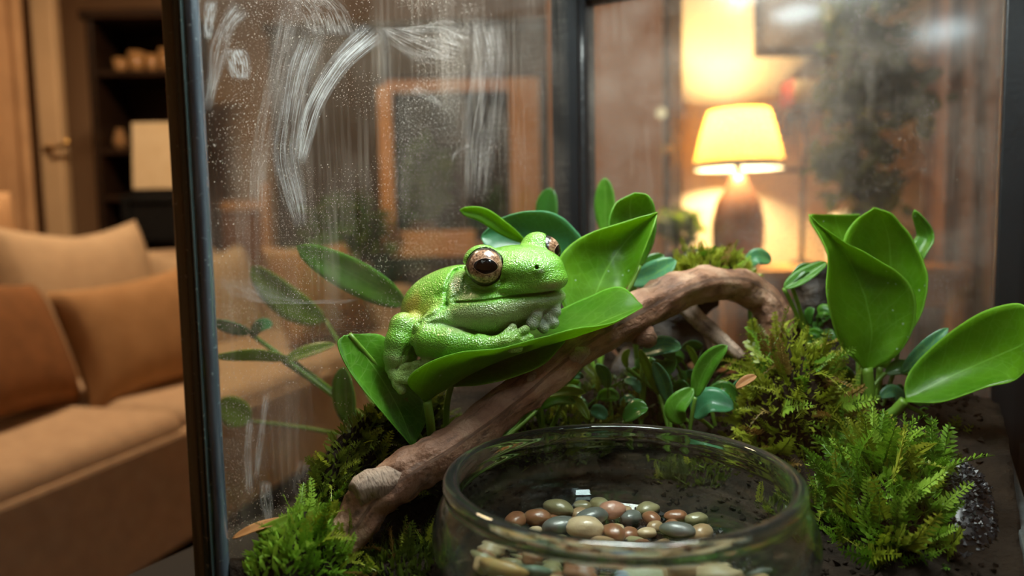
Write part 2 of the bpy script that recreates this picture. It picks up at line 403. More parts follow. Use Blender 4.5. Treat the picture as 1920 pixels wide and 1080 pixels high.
tag(o, 'dark rust brown throw pillow leaning on the sofa seat', 'pillow')
o = pillow('throw_pillow', P(262, 628, 2.00), ang-0.25, -0.34, 0.40, 0.33, 0.16, M['pillow_tan'], roll=-0.10)
tag(o, 'ochre tan throw pillow with peaked corner beside the rust brown one', 'pillow')
o = pillow('throw_pillow', sp(0.86, 0.90, 0.895), ang+0.05, -0.08, 0.38, 0.23, 0.12, M['curtain'])
tag(o, 'brownish gold throw pillow perched on top of the sofa back near the curtain', 'pillow')
o = pillow('throw_pillow', P(600, 545, 2.72), ang-0.1, -0.30, 0.50, 0.36, 0.16, M['pillow_tan'])
tag(o, 'small orange tan pillow at the far armrest of the sofa', 'pillow')

# ---- left: curtain, door casing, display cabinet
def curtain(name, a, b, z0, z1, folds, amp, mat, label):
    a, b = Vector(a), Vector(b); d = (b-a); n = Vector((-d.y, d.x, 0)).normalized()
    V = []; F = []; nu = folds*10; nz = 10
    for i in range(nu+1):
        u = i/nu
        for j in range(nz+1):
            v = j/nz; k = amp*(1-0.35*v)
            off = k*math.sin(u*folds*2*math.pi+0.4*math.sin(5*v+u*9)) + 0.3*k*math.sin(u*folds*4.7*math.pi+1)
            q = a+d*u+n*off; V.append((q.x, q.y, z0+(z1-z0)*v))
    for i in range(nu):
        for j in range(nz): F.append((i*(nz+1)+j, (i+1)*(nz+1)+j, (i+1)*(nz+1)+j+1, i*(nz+1)+j+1))
    o = mobj(name, V, F, mat); md = o.modifiers.new('thickness', 'SOLIDIFY'); md.thickness = 0.004
    return tag(o, label, 'curtain')
p0, p1 = P(-330, 400, 2.95), P(70, 400, 3.15)
curtain('curtain', (p0.x, p0.y, 0), (p1.x, p1.y, 0), 0.05, 2.5, 7, 0.035, M['curtain'], 'ochre fabric curtain hanging in folds behind the sofa')
pa = P(104, 300, 3.30)
struct(box('trim_2', (pa.x, pa.y, H/2), (0.10, 0.06, H), M['trim'], bevel=0.01))
pb = P(112, 275, 3.262)
hk = empty('curtain_tieback', pb, 'small brass tieback hook on the pale casing beside the curtain', 'hook')
tubeobj('hook', [(pb.x-0.05, pb.y, pb.z, 0.008), (pb.x-0.01, pb.y-0.03, pb.z-0.01, 0.009), (pb.x+0.04, pb.y-0.03, pb.z+0.004, 0.009), (pb.x+0.05, pb.y-0.02, pb.z+0.03, 0.008)], 14, 8, M['brass'], hk)
lathe('plate', [(0.0, 0.004), (0.02, 0.004), (0.02, -0.004), (0.0, -0.004)], (pb.x-0.05, pb.y, pb.z), M['brass'], hk, 16)

def cab(name, pxl, pxr, pyt, d, depth, mat, shelves, label, cat, z0=0.0, doors=None):
    a, b = P(pxl, 300, d), P(pxr, 300, d); zt = P((pxl+pxr)/2, pyt, d).z
    x0, x1, y0 = a.x, b.x, d
    r = empty(name, ((x0+x1)/2, y0+depth/2, z0), label, cat)
    t_ = 0.03
    box('side_panel', (x0+t_/2, y0+depth/2, (z0+zt)/2), (t_, depth, zt-z0), mat, r, bevel=0.003)
    box('side_panel', (x1-t_/2, y0+depth/2, (z0+zt)/2), (t_, depth, zt-z0), mat, r, bevel=0.003)
    box('top_panel', ((x0+x1)/2, y0+depth/2, zt+t_/2), (x1-x0+0.04, depth+0.03, t_*1.4), mat, r, bevel=0.005)
    box('back_panel', ((x0+x1)/2, y0+depth-0.01, (z0+zt)/2), (x1-x0, 0.015, zt-z0), mat, r)
    for z in shelves:
        box('shelf', ((x0+x1)/2, y0+depth/2, z), (x1-x0-2*t_, depth-0.03, 0.025), mat, r, bevel=0.003)
    return r, x0, x1, y0, zt
zs = lambda py, d: P(240, py, d).z
cbn, cx0, cx1, cy0, czt = cab('display_cabinet', 176, 352, 32, 3.45, 0.33, M['darkwood'], [zs(140, 3.5), zs(285, 3.5), zs(372, 3.5), 0.10], 'tall dark walnut display cabinet with open shelves of glassware', 'cabinet')
# things on the shelves
def cup(px, py, d, r_, h_, mat, label, cat='cup', group=None):
    q = P(px, py, d)
    o = empty('glass_cup' if cat == 'cup' else cat, q, label, cat, group)
    lathe('bowl', [(0.0, 0.004), (r_*0.7, 0.004), (r_*0.85, h_*0.3), (r_, h_), (r_*0.93, h_), (r_*0.78, h_*0.32), (0.0, h_*0.1)], q, mat, o, 20)
    lathe('foot', [(0.0, 0.0), (r_*0.75, 0.0), (r_*0.72, 0.006), (0.0, 0.006)], q, mat, o, 20)
    return o
zsh = zs(140, 3.5)+0.0125
def on_shelf(px, pyref, d): q = P(px, pyref, d); return q
for px, r_, h_, lb in ((226, 0.035, 0.07, 'shortest amber glass cup in the dark cabinet'), (257, 0.04, 0.10, 'widest amber glass cup in the dark cabinet'), (286, 0.030, 0.085, 'narrowest amber glass cup in the dark cabinet'), (313, 0.036, 0.11, 'tallest amber glass cup in the dark cabinet')):
    q = P(px, 120, 3.55); q.z = zsh
    o = empty('glass_cup', q, lb, 'cup', 'amber cups in the dark cabinet')
    lathe('bowl', [(0.0, 0.004), (r_*0.7, 0.004), (r_*0.85, h_*0.3), (r_, h_), (r_*0.93, h_), (r_*0.78, h_*0.32), (0.0, h_*0.1)], q, M['cupglass'], o, 20)
    lathe('foot', [(0.0, 0.0), (r_*0.75, 0.0), (r_*0.72, 0.006), (0.0, 0.006)], q, M['cupglass'], o, 20)
q = P(226, 270, 3.55); q.z = zs(285, 3.5)+0.0125
o = empty('vase', q, 'small orange clay vase on the middle shelf of the dark cabinet', 'vase')
lathe('body', [(0.0, 0.0), (0.022, 0.0), (0.034, 0.04), (0.024, 0.075), (0.015, 0.09), (0.02, 0.10), (0.012, 0.09), (0.0, 0.02)], q, M['pillow_tan'], o, 20)
# cream print on a small stand in front of the cabinet
q0 = P(290, 292, 3.25)
pr = empty('print_board', (q0.x, q0.y, P(290, 360, 3.25).z), 'cream unframed print propped up in front of the dark cabinet', 'picture')
box('sheet', q0, (0.19, 0.012, 0.29), M['paper'], pr, bevel=0.003, rx=-0.09)
box('easel_ledge', (q0.x, q0.y-0.01, P(290, 364, 3.25).z), (0.22, 0.05, 0.02), M['black'], pr, bevel=0.003)
zt = P(290, 366, 3.25).z
st = empty('side_stand', (q0.x, q0.y+0.03, 0), 'black side stand carrying the cream print', 'table')
box('top', (q0.x, q0.y+0.03, zt-0.02), (0.26, 0.20, 0.03), M['black'], st, bevel=0.004)
for sx in (-1, 1):
    for sy in (-1, 1): box('leg', (q0.x+sx*0.11, q0.y+0.03+sy*0.08, (zt-0.035)/2), (0.03, 0.03, zt-0.035), M['black'], st)
box('drawer', (q0.x, q0.y+0.03, zt-0.12), (0.22, 0.17, 0.16), M['black'], st, bevel=0.004)

# ---- oak chair behind the sofa
ch = P(440, 420, 3.90)
chair = empty('oak_chair', (ch.x, ch.y, 0), 'orange oak chair with square back posts standing past the sofa', 'chair')
xa, xb = P(402, 400, 3.90).x, P(500, 400, 3.90).x
ztop = P(402, 345, 3.90).z
for x in (xa, xb):
    box('back_post', (x, 3.90, ztop/2), (0.045, 0.045, ztop), M['oak'], chair, bevel=0.006)
    box('front_leg', (x, 4.25, 0.22), (0.045, 0.045, 0.44), M['oak'], chair, bevel=0.006)
box('top_rail', ((xa+xb)/2, 3.90, P(450, 386, 3.90).z), (xb-xa, 0.03, 0.05), M['oak'], chair, bevel=0.006)
box('lower_rail', ((xa+xb)/2, 3.90, 0.60), (xb-xa, 0.025, 0.04), M['oak'], chair, bevel=0.006)
box('back_panel', ((xa+xb)/2, 3.905, (P(450, 386, 3.90).z+0.60)/2), (xb-xa-0.03, 0.012, P(450, 386, 3.90).z-0.62), M['ceramic'], chair)
box('seat', ((xa+xb)/2, 4.07, 0.45), (xb-xa+0.06, 0.44, 0.04), M['oak'], chair, bevel=0.01)

# ---- bookcase wall: tall taupe cabinet with an oak framed niche
D2 = 3.6
bk_, bx0, bx1, by0, bzt = cab('tall_bookcase', 512, 1040, 52, D2, 0.45, M['greywood'], [0.08, P(600, 480, D2).z-0.02], 'tall taupe bookcase with a wide oak framed niche', 'bookcase')
nx0, nx1 = P(725, 300, D2-0.03).x, P(985, 300, D2-0.03).x
nzt, nzb = P(850, 160, D2-0.03).z, P(850, 468, D2-0.03).z
wst = 0.075
box('panel', ((bx0+nx0)/2, D2+0.02, (bzt+0.1)/2), (nx0-bx0-0.02, 0.03, bzt-0.1), M['greywood'], bk_, bevel=0.004)
box('panel', ((nx0+bx1)/2, D2+0.02, (bzt+nzt)/2+0.02), (bx1-nx0-0.04, 0.03, bzt-nzt-0.06), M['greywood'], bk_, bevel=0.004)
box('panel', ((nx0+bx1)/2, D2+0.02, nzb/2), (bx1-nx0-0.04, 0.03, nzb-0.1), M['greywood'], bk_, bevel=0.004)
box('frame_stile', (nx0, D2-0.02, (nzt+nzb)/2), (wst*0.9, 0.04, nzt-nzb), M['oak'], bk_, bevel=0.005)
box('frame_stile', (nx1, D2-0.02, (nzt+nzb)/2), (wst*1.9, 0.04, nzt-nzb+0.06), M['oak'], bk_, bevel=0.005)
box('frame_rail', ((nx0+nx1)/2, D2-0.015, nzt), (nx1-nx0, 0.035, wst*0.8), M['wall_brown'], bk_, bevel=0.005)
box('frame_rail', ((nx0+nx1)/2-0.12, D2-0.015, nzb+0.03), ((nx1-nx0)*0.62, 0.035, wst*1.7), M['oak'], bk_, bevel=0.005)
box('niche_floor', ((nx0+nx1)/2, D2+0.2, nzb+0.02), (nx1-nx0, 0.40, 0.03), M['oak'], bk_)
box('divider', (nx1-0.30, D2+0.18, (nzt+nzb)/2), (0.03, 0.3, nzt-nzb), M['greywood'], bk_)

def bush(name, loc, rx, ry, rz, n, size, mat, label, cat='plant', pot=None, seed=1, zpot=None, stems=True):
    rnd = random.Random(seed)
    base = Vector((loc[0], loc[1], zpot if zpot is not None else loc[2]-rz))
    r = empty(name, base, label, cat)
    V = []; F = []; UV = []
    for k in range(n):
        while True:
            d = Vector((rnd.uniform(-1, 1), rnd.uniform(-1, 1), rnd.uniform(-1, 1)))
            if 0.25 < d.length < 1: break
        c = Vector(loc)+Vector((d.x*rx, d.y*ry, d.z*rz))
        a = Vector((rnd.gauss(0, 1), rnd.gauss(0, 1), rnd.gauss(-0.2, 0.7))).normalized(); s_ = size*rnd.uniform(0.6, 1.3)
        b = a.cross(Vector((rnd.gauss(0, 1), rnd.gauss(0, 1), rnd.gauss(0, 1)))).normalized()
        i = len(V); nn = a.cross(b)
        V += [c, c+a*s_*0.35+b*s_*0.3+nn*s_*0.06, c+a*s_*0.7+b*s_*0.25, c+a*s_-nn*s_*0.1, c+a*s_*0.7-b*s_*0.25, c+a*s_*0.35-b*s_*0.3+nn*s_*0.06]
        UV += [(0, .5), (.35, .9), (.7, .9), (1, .5), (.7, .1), (.35, .1)]
        F += [(i, i+1, i+2, i+3), (i, i+3, i+4, i+5)]
    mobj('foliage', V, F, mat, r, smooth=False, uv=UV, kind='stuff')
    if pot:
        pr_, ph = pot
        lathe('pot', [(0.0, 0.0), (pr_*0.7, 0.0), (pr_, ph), (pr_*1.06, ph), (pr_*1.06, ph*0.86), (pr_*0.93, ph*0.86), (pr_*0.9, ph*0.9), (0, ph*0.9)], base, M['pot'], r, 24)
    if stems:
        z_ = base.z+(pot[1]*0.85 if pot else 0)
        for k in range(3):
            e = Vector(loc)+Vector((rnd.uniform(-.5, .5)*rx, rnd.uniform(-.5, .5)*ry, rnd.uniform(-.2, .5)*rz))
            tubeobj('stem', [(base.x+rnd.uniform(-.01, .01), base.y, z_, 0.008), ((base.x+e.x)/2+rnd.uniform(-.02, .02), (base.y+e.y)/2, (z_+e.z)/2, 0.006), (*e, 0.004)], 8, 6, M['greywood'], r)
    return r
q = P(790, 330, D2+0.15)
bush('niche_plant', q, 0.12, 0.08, 0.20, 240, 0.09, M['foliage_g'], 'bushy dark green pot plant inside the oak framed niche', pot=(0.07, 0.10), seed=3, zpot=nzb+0.035)
q = P(650, 425, 3.45)
bush('low_plant', q, 0.20, 0.045, 0.16, 260, 0.07, M['foliage_g'], 'low green pot plant on the floor stand before the taupe bookcase', seed=5, pot=(0.10, 0.16), zpot=0.55)
s2 = empty('plant_stand', (q.x, q.y, 0), 'low oak plant stand before the taupe bookcase', 'table')
box('top', (q.x, q.y, 0.535), (0.30, 0.18, 0.03), M['oak'], s2, bevel=0.005)
for sx in (-1, 1):
    for sy in (-1, 1): box('leg', (q.x+sx*0.12, q.y+sy*0.065, 0.26), (0.03, 0.03, 0.52), M['oak'], s2)
q = P(905, 215, D2+0.25)
# red cup-like ornament inside the niche
q = P(790, 205, D2-0.005)

# ---- table lamp on a console in front of the cream wall
DL = 2.62
lc = P(1385, 265, DL)
zst, zsb = P(1385, 208, DL).z, P(1385, 318, DL).z
zt_ = P(1385, 500, DL).z
con = empty('console_table', (1.11, DL+0.02, 0), 'oak console table carrying the lit table lamp', 'table')
box('top', (1.11, DL+0.02, zt_-0.02), (0.84, 0.40, 0.04), M['oak'], con, bevel=0.006)
box('apron', (1.11, DL+0.02, zt_-0.09), (0.78, 0.34, 0.10), M['oak'], con, bevel=0.004)
for sx in (-1, 1):
    for sy in (-1, 1): box('leg', (1.11+sx*0.38, DL+0.02+sy*0.16, (zt_-0.04)/2), (0.05, 0.05, zt_-0.04), M['oak'], con, bevel=0.005)
lamp = empty('table_lamp', (lc.x, lc.y, zt_), 'lit table lamp with pleated yellow shade and brown ceramic base', 'lamp')
def shade_mat():
    m, t, out = nt('lamp_shade_cloth')
    d = N(t, 'BsdfDiffuse'); d.inputs[0].default_value = (0.7, 0.42, 0.12, 1)
    tl = N(t, 'BsdfTranslucent'); tl.inputs[0].default_value = (0.88, 0.46, 0.09, 1)
    mx = N(t, 'MixShader', i_Fac=0.42); t.links.new(d.outputs[0], mx.inputs[1]); t.links.new(tl.outputs[0], mx.inputs[2])
    t.links.new(mx.outputs[0], out.inputs[0]); return m
hs = zst-zsb
rT, rB = 0.100, 0.148
V = []; F = []; nseg = 96
for i in range(9):
    f = i/8; r0 = rT+(rB-rT)*(f**0.85)
    for j in range(nseg):
        a = 2*math.pi*j/nseg; rr = r0+0.0025*math.cos(j*math.pi*0.5)
        V.append((lc.x+rr*math.cos(a), lc.y+rr*math.sin(a), zst-hs*0.86*f))
for i in range(8):
    for j in range(nseg): F.append((i*nseg+j, i*nseg+(j+1) % nseg, (i+1)*nseg+(j+1) % nseg, (i+1)*nseg+j))
mobj('lamp_shade', V, F, shade_mat(), lamp)
lathe('shade_band', [(rB+0.001, zsb-zst+0.002), (rB+0.004, -hs*0.86), (rB+0.006, -hs*0.86), (rB+0.004, zsb-zst)], (lc.x, lc.y, zst), M['white'], lamp, 64, closed=True)
hb = zsb-zt_
lathe('lamp_base', [(0.0, 0.0), (0.075, 0.0), (0.078, 0.02), (0.09, hb*0.25), (0.092, hb*0.45), (0.075, hb*0.68), (0.035, hb*0.86), (0.022, hb*0.95), (0.0, hb*0.95)], (lc.x, lc.y, zt_), M['ceramic'], lamp, 40)
lathe('neck', [(0.0, hb*0.9), (0.012, hb*0.9), (0.012, hb+hs*0.35), (0.0, hb+hs*0.35)], (lc.x, lc.y, zt_), M['brass'], lamp, 16)
zb = zsb+hs*0.60
lathe('bulb', [(0.0, -0.045), (0.014, -0.04), (0.02, -0.02), (0.03, 0.005), (0.022, 0.03), (0.0, 0.036)], (lc.x, lc.y, zb), emit('bulb_glow', (1, 0.62, 0.22), 60.0), lamp, 20)
glow('lamp_light', (1, 0.68, 0.34), LAMP_W, (lc.x, lc.y-0.0, zb), 0.04, lamp)

# framed picture on the cream wall
pa, pb2 = P(1420, 102, ALC-0.02), P(1578, 102, ALC-0.02)
cx = (pa.x+pb2.x)/2; wz = pb2.x-pa.x; zlow = pa.z
pic = empty('wall_picture', (cx, ALC-0.02, zlow), 'framed slate grey picture hung on the cream wall above the lamp', 'picture')
box('canvas', (cx, ALC-0.012, zlow+0.26), (wz-0.03, 0.012, 0.50), M['slate'], pic)
for dz in (0.0, 0.52): box('frame_rail', (cx, ALC-0.016, zlow+dz), (wz, 0.025, 0.022), M['greywood'], pic, bevel=0.003)
for dx in (-wz/2, wz/2): box('frame_stile', (cx+dx, ALC-0.016, zlow+0.26), (0.022, 0.025, 0.54), M['greywood'], pic, bevel=0.003)
# wall shelf with a red book
shp = P(1530, 208, ALC-0.10)
sh = empty('wall_shelf', (shp.x+0.05, ALC-0.10, shp.z), 'short dark wall shelf to the right of the lamp', 'shelf')
box('board', (shp.x+0.05, ALC-0.09, shp.z), (0.36, 0.18, 0.018), M['greywood'], sh, bevel=0.003)
for dx in (-0.12, 0.2): box('bracket', (shp.x+dx, ALC-0.06, shp.z-0.05), (0.015, 0.12, 0.09), M['greywood'], sh)
bkk = empty('red_book', (P(1502, 180, ALC-0.1).x, ALC-0.1, shp.z+0.009), 'red cloth book lying flat on the dark wall shelf', 'book')
q = P(1502, 178, ALC-0.1)
box('cover', (q.x, ALC-0.1, shp.z+0.009+0.05), (0.11, 0.13, 0.10), M['red'], bkk, bevel=0.004)
box('pages', (q.x+0.003, ALC-0.103, shp.z+0.009+0.05), (0.108, 0.130, 0.088), M['paper'], bkk)
# floor lamp pole / plant pole on the console
pp = P(1505, 335, DL+0.08)
pol = empty('plant_pole', (pp.x, pp.y, zt_), 'thin dark metal pole with a cross bar standing on the console', 'stand')
tubeobj('rod', [(pp.x, pp.y, zt_, 0.009), (pp.x, pp.y, (zt_+shp.z)/2, 0.009), (pp.x, pp.y, shp.z-0.008, 0.009)], 6, 10, M['darkwood'], pol)
lathe('disc_base', [(0.0, 0.0), (0.04, 0.0), (0.04, 0.012), (0.0, 0.014)], (pp.x, pp.y, zt_), M['darkwood'], pol, 24)
zq = P(1505, 318, DL+0.08).z
box('cross_bar', (pp.x, pp.y, zq), (0.20, 0.014, 0.014), M['darkwood'], pol)
# white candle jar and small plant on the console
q = P(1585, 470, DL)
jar = empty('white_jar', (q.x, DL, zt_), 'squat white jar on the console beside the thin pole', 'jar')
lathe('body', [(0.0, 0.0), (0.055, 0.0), (0.062, 0.02), (0.062, 0.16), (0.05, 0.175), (0.045, 0.175), (0.045, 0.02), (0, 0.02)], (q.x, DL, zt_), M['white'], jar, 28)
lathe('lid', [(0.0, 0.20), (0.012, 0.198), (0.014, 0.185), (0.052, 0.18), (0.052, 0.174), (0.0, 0.174)], (q.x, DL, zt_), M['white'], jar, 28)
q = P(1272, 420, DL-0.06)
bush('console_plant', q, 0.06, 0.06, 0.055, 120, 0.045, M['foliage_d'], 'small dark bushy pot plant on the console left of the lamp', pot=(0.045, 0.07), seed=8, zpot=zt_)
# tall dark houseplant between lamp and right curtain
base = P(1650, 540, 2.25); 
tp = empty('tall_houseplant', (base.x, base.y, 0), 'tall dark leafed houseplant with a thin trunk beside the console', 'plant')
rnd = random.Random(11)
lathe('pot', [(0.0, 0.0), (0.11, 0.0), (0.15, 0.28), (0.16, 0.28), (0.16, 0.25), (0.135, 0.25), (0.0, 0.25)], (base.x, base.y, 0), M['pot'], tp, 28)
tpts = [P(1650, 700, 2.25), P(1625, 440, 2.25), P(1600, 250, 2.25), P(1600, 90, 2.25), P(1625, -60, 2.25)]
tubeobj('trunk', [(base.x, base.y, 0.2, 0.02)]+[(*q, 0.014) for q in tpts], 26, 8, M['darkwood'], tp)
V = []; F = []; UV = []
for (px, py, rx, ry, n) in ((1610, 60, 55, 70, 110), (1590, 180, 45, 60, 90), (1690, 185, 45, 50, 100), (1600, 290, 60, 45, 110), (1630, 350, 45, 40, 70), (1560, 310, 30, 30, 40), (1660, 120, 40, 40, 60), (1640, -40, 70, 60, 120)):
    c = P(px, py, 2.25); mx = 2.25/FPX
    tubeobj('branch', [(*P(1605, py+60, 2.25), 0.008), (*((c+P(1605, py+60, 2.25))/2+Vector((0, 0, 0.02))), 0.006), (*c, 0.003)], 8, 6, M['darkwood'], tp)
    for k in range(n):
        o_ = c+Vector((rnd.gauss(0, .5)*rx*mx, rnd.gauss(0, .5)*rx*mx, rnd.gauss(0, .5)*ry*mx))
        a = Vector((rnd.gauss(0, 1), rnd.gauss(0, 1), rnd.gauss(-0.5, 0.6))).normalized(); s_ = rnd.uniform(0.04, 0.085)
        b = a.cross(Vector((rnd.gauss(0, 1), rnd.gauss(0, 1), rnd.gauss(0, 1)))).normalized(); i = len(V); nn = a.cross(b)
        V += [o_, o_+a*s_*0.35+b*s_*0.3, o_+a*s_*0.7+b*s_*0.25, o_+a*s_-nn*s_*0.1, o_+a*s_*0.7-b*s_*0.25, o_+a*s_*0.35-b*s_*0.3]
        UV += [(0, .5), (.35, .9), (.7, .9), (1, .5), (.7, .1), (.35, .1)]; F += [(i, i+1, i+2, i+3), (i, i+3, i+4, i+5)]
mobj('foliage', V, F, M['foliage_d'], tp, smooth=False, uv=UV, kind='stuff')
c0, c1 = P(1738, 300, 2.75), P(1960, 300, 2.75)
curtain('curtain', (c0.x, c0.y, 0), (c1.x, c1.y, 0), 0.05, 2.5, 5, 0.02, M['curtain2'], 'mauve brown curtain hanging beside the tall houseplant')
# tiny lit bulb on the dark alcove post, and a pale latch plate below it
q = P(1240, 212, ALC-0.06)
o = empty('mini_bulb', q, 'tiny round amber bulb clipped to the dark alcove post', 'light')
lathe('globe', [(0.0, 0.022), (0.016, 0.016), (0.022, 0.0), (0.016, -0.016), (0.0, -0.022)], q, emit('mini_glow', (1, 0.75, 0.42), 0.9), o, 16)
box('clip', q+Vector((0.01, 0.03, 0)), (0.02, 0.05, 0.02), M['greywood'], o)
q = P(1250, 280, ALC-0.03)
o = empty('latch_plate', q, 'pale grey green latch plate on the dark alcove post', 'latch')
box('plate', q+Vector((0, 0.004, 0)), (0.046, 0.012, 0.03), plain('pale_latch', (0.42, 0.44, 0.32), None, 0.5, 20), o, bevel=0.002)
box('bolt', q+Vector((0, -0.004, 0)), (0.016, 0.012, 0.012), M['brass'], o, bevel=0.001)

# ================================================================== the terrarium
def V2(x, y, z=0.0): return Vector((x, y, z))
TL = V2(-0.117, 0.27); TB = V2(0.0485, 0.56)
e1 = (TB-TL); LEN1 = e1.length; e1.normalize(); e2 = V2(e1.y, -e1.x)
LEN2 = 0.838*LEN1
TR = TB+e2*LEN2; TF = TL+e2*LEN2
TYAW = math.atan2(e1.y, e1.x)
ZB = 0.700
ZT = P(1130, 3, 0.55).z          # underside of the top rim
def tk(a, b, z): v = TL+e1*a+e2*b; return Vector((v.x, v.y, z))
# table under the tank
tb = empty('side_table', tk(LEN1/2, LEN2/2, 0), 'black table carrying the glass terrarium', 'table')
ztab = ZB-0.012
ta0, ta1, tb0, tb1 = -0.05, LEN1+0.10, -0.155, LEN2+0.05
def tbox(name, a0, a1, b0, b1, z0, z1, mat, parent, bevel=0.0):
    return box(name, tk((a0+a1)/2, (b0+b1)/2, (z0+z1)/2), (a1-a0, b1-b0, z1-z0), mat, parent, TYAW, bevel)
tbox('top', ta0, ta1, tb0, tb1, ztab-0.035, ztab, M['table'], tb, 0.004)
tbox('drawer_box', ta0+0.03, ta1-0.03, tb0+0.03, tb1-0.03, ztab-0.16, ztab-0.035, M['table'], tb, 0.003)
for a in (ta0+0.05, ta1-0.05):
    for b in (tb0+0.05, tb1-0.05): tbox('leg', a-0.02, a+0.02, b-0.02, b+0.02, 0, ztab-0.16, M['table'], tb)

tank = empty('terrarium', tk(LEN1/2, LEN2/2, ztab), 'glass terrarium with black corner posts and rim housing a frog', 'terrarium')
def edge_mat(name, c1, c2, rough):
    m, t, out = nt(name); b = N(t, 'BsdfPrincipled'); t.links.new(b.outputs[0], out.inputs[0])
    b.inputs['Roughness'].default_value = rough; b.inputs['Coat Weight'].default_value = 0.8; b.inputs['Coat Roughness'].default_value = 0.06
    tc = N(t, 'TexCoord'); mp = N(t, 'Mapping'); mp.inputs['Scale'].default_value = (300, 300, 22); t.links.new(tc.outputs['Object'], mp.inputs[0])
    nz = N(t, 'TexNoise', i_Scale=1.0, i_Detail=4.0); t.links.new(mp.outputs[0], nz.inputs['Vector'])
    n2 = N(t, 'TexNoise', i_Scale=420.0, i_Detail=2.0); t.links.new(tc.outputs['Object'], n2.inputs['Vector'])
    c = ramp(t, nz.outputs['Fac'], [(0.35, c1), (0.6, c2)]).outputs[0]
    f = ramp(t, n2.outputs['Fac'], [(0.66, (0,)*3), (0.72, (1,)*3)]).outputs[0]
    t.links.new(mixc(t, math_(t, 'MULTIPLY', f, 0.5), c, (0.35, 0.45, 0.45)), b.inputs['Base Color'])
    return m
M['edge_olive'] = edge_mat('ground_glass_edge', (0.09, 0.11, 0.08), (0.17, 0.20, 0.15), 0.35)
M['edge_teal'] = edge_mat('green_glass_edge', (0.022, 0.055, 0.055), (0.06, 0.115, 0.12), 0.12)
M['edge_blue'] = edge_mat('silicone_bead', (0.03, 0.045, 0.06), (0.08, 0.105, 0.13), 0.25)
M['edge_pale'] = edge_mat('polished_arris', (0.06, 0.10, 0.10), (0.11, 0.16, 0.16), 0.06)
M['pane_dirty'] = glass_pane_mat('smudged_glass', dirt=0.18, haze=0.05, specks=0.5, rough=0.10)
M['pane_back'] = glass_pane_mat('dusty_glass', dirt=0.06, haze=0.15, specks=0.28, rough=0.14)
M['pane_clean'] = glass_pane_mat('clean_glass')
def pane(name, a, b, z0, z1, th, mat):
    a, b = Vector(a), Vector(b); d = (b-a); L_ = d.length; d.normalize(); n = Vector((d.y, -d.x, 0))
    V = []; UV = []
    for s_ in (-th/2, th/2):
        for (u, z) in ((0, z0), (L_, z0), (L_, z1), (0, z1)):
            q = a+d*u+n*s_; V.append((q.x, q.y, z)); UV.append((u, z))
    F = [(0, 1, 2, 3), (7, 6, 5, 4), (0, 4, 5, 1), (1, 5, 6, 2), (2, 6, 7, 3), (3, 7, 4, 0)]
    return mobj(name, V, F, mat, tank, smooth=False, uv=UV)
pl_ = pane('glass_panel', TL, TB, ZB, ZT+0.02, 0.004, M['pane_dirty'])
pb_ = pane('glass_panel', TB, TR, ZB, ZT+0.02, 0.004, M['pane_back'])
pane('glass_panel', TR, TF, ZB, ZT+0.02, 0.004, M['pane_clean'])
pane('glass_panel', TL+e2*0.006, TF, ZB, ZT+0.02, 0.004, M['pane_clean'])
tbox('floor_plate', 0, LEN1, 0, LEN2, ZB-0.012, ZB, M['black'], tank)
pw = 0.0245
for q, k in ((TB, 1.0), (TR, 1.08)):
    box('corner_post', (q.x, q.y, (ZB+ZT+0.03)/2), (pw*k, pw*k, ZT+0.03-ZB), M['black'], tank, TYAW, 0.0012)
# bead of black silicone along the inside of the far corner
q = TB-e1*0.0125+e2*0.0125
tubeobj('silicone_bead', [(q.x, q.y, ZB, 0.003), (q.x, q.y, (ZB+ZT)/2, 0.003), (q.x, q.y, ZT, 0.003)], 8, 8, M['silicone'], tank)
# rims
def rim(a, b, z0, z1, wd, name):
    bar(name, Vector((a.x, a.y, (z0+z1)/2)), Vector((b.x, b.y, (z0+z1)/2)), wd, z1-z0, M['black'], tank, 0.0015)
for a, b in ((TB, TR), (TR, TF), (TL, TF), (TL, TB)):
    rim(a, b, ZT if a is TB or a is TR else ZT+0.012, ZT+0.028, 0.022, 'top_rim')
for a, b in ((TB, TR), (TR, TF), (TL, TF), (TL, TB)): rim(a, b, ZB-0.012, ZB+0.014, 0.016, 'bottom_rim')
# pale inner lip of the right hand side wall, seen end on
a, b = TR-e2*0.008-e1*0.012, TF-e2*0.008
bar('inner_lip', Vector((a.x, a.y, 0.728)), Vector((b.x, b.y, 0.728)), 0.006, 0.045, plain('grey_trim', (0.05, 0.06, 0.06), (0.08, 0.09, 0.09), 0.5, 90, 0.2), tank, 0.001)
# front left corner: ground glass edges and the bead that joins them
def vstrip(name, off, wdt, dep, mat, rnd_=0.4, back=0.0):
    """upright strip facing the front, 'off' metres to the right of the corner"""
    c = TL + Vector((1, 0, 0))*off + Vector((0, 1, 0))*back
    n = 10; V = []; F = []; zz = [ZB, (ZB+ZT)/2, ZT+0.012]
    for z in zz:
        for k in range(2*n):
            a = 2*math.pi*k/(2*n); ca, sa = math.cos(a), math.sin(a)
            x = math.copysign(abs(ca)**rnd_, ca)*wdt/2; y = math.copysign(abs(sa)**rnd_, sa)*dep/2
            V.append((c.x+x, c.y+y, z))
    m_ = 2*n
    for i in range(2):
        for k in range(m_): F.append((i*m_+k, i*m_+(k+1) % m_, (i+1)*m_+(k+1) % m_, (i+1)*m_+k))
    return mobj(name, V, F, mat, tank)
vstrip('glass_edge', -0.0022, 0.0042, 0.006, M['edge_olive'], 0.35)
vstrip('glass_edge', 0.0012, 0.0034, 0.008, M['edge_teal'], 0.6)
vstrip('polished_arris', 0.0031, 0.0012, 0.007, M['edge_pale'], 0.8, -0.001)
vstrip('silicone_bead', 0.0055, 0.0044, 0.007, M['edge_blue'], 0.9)

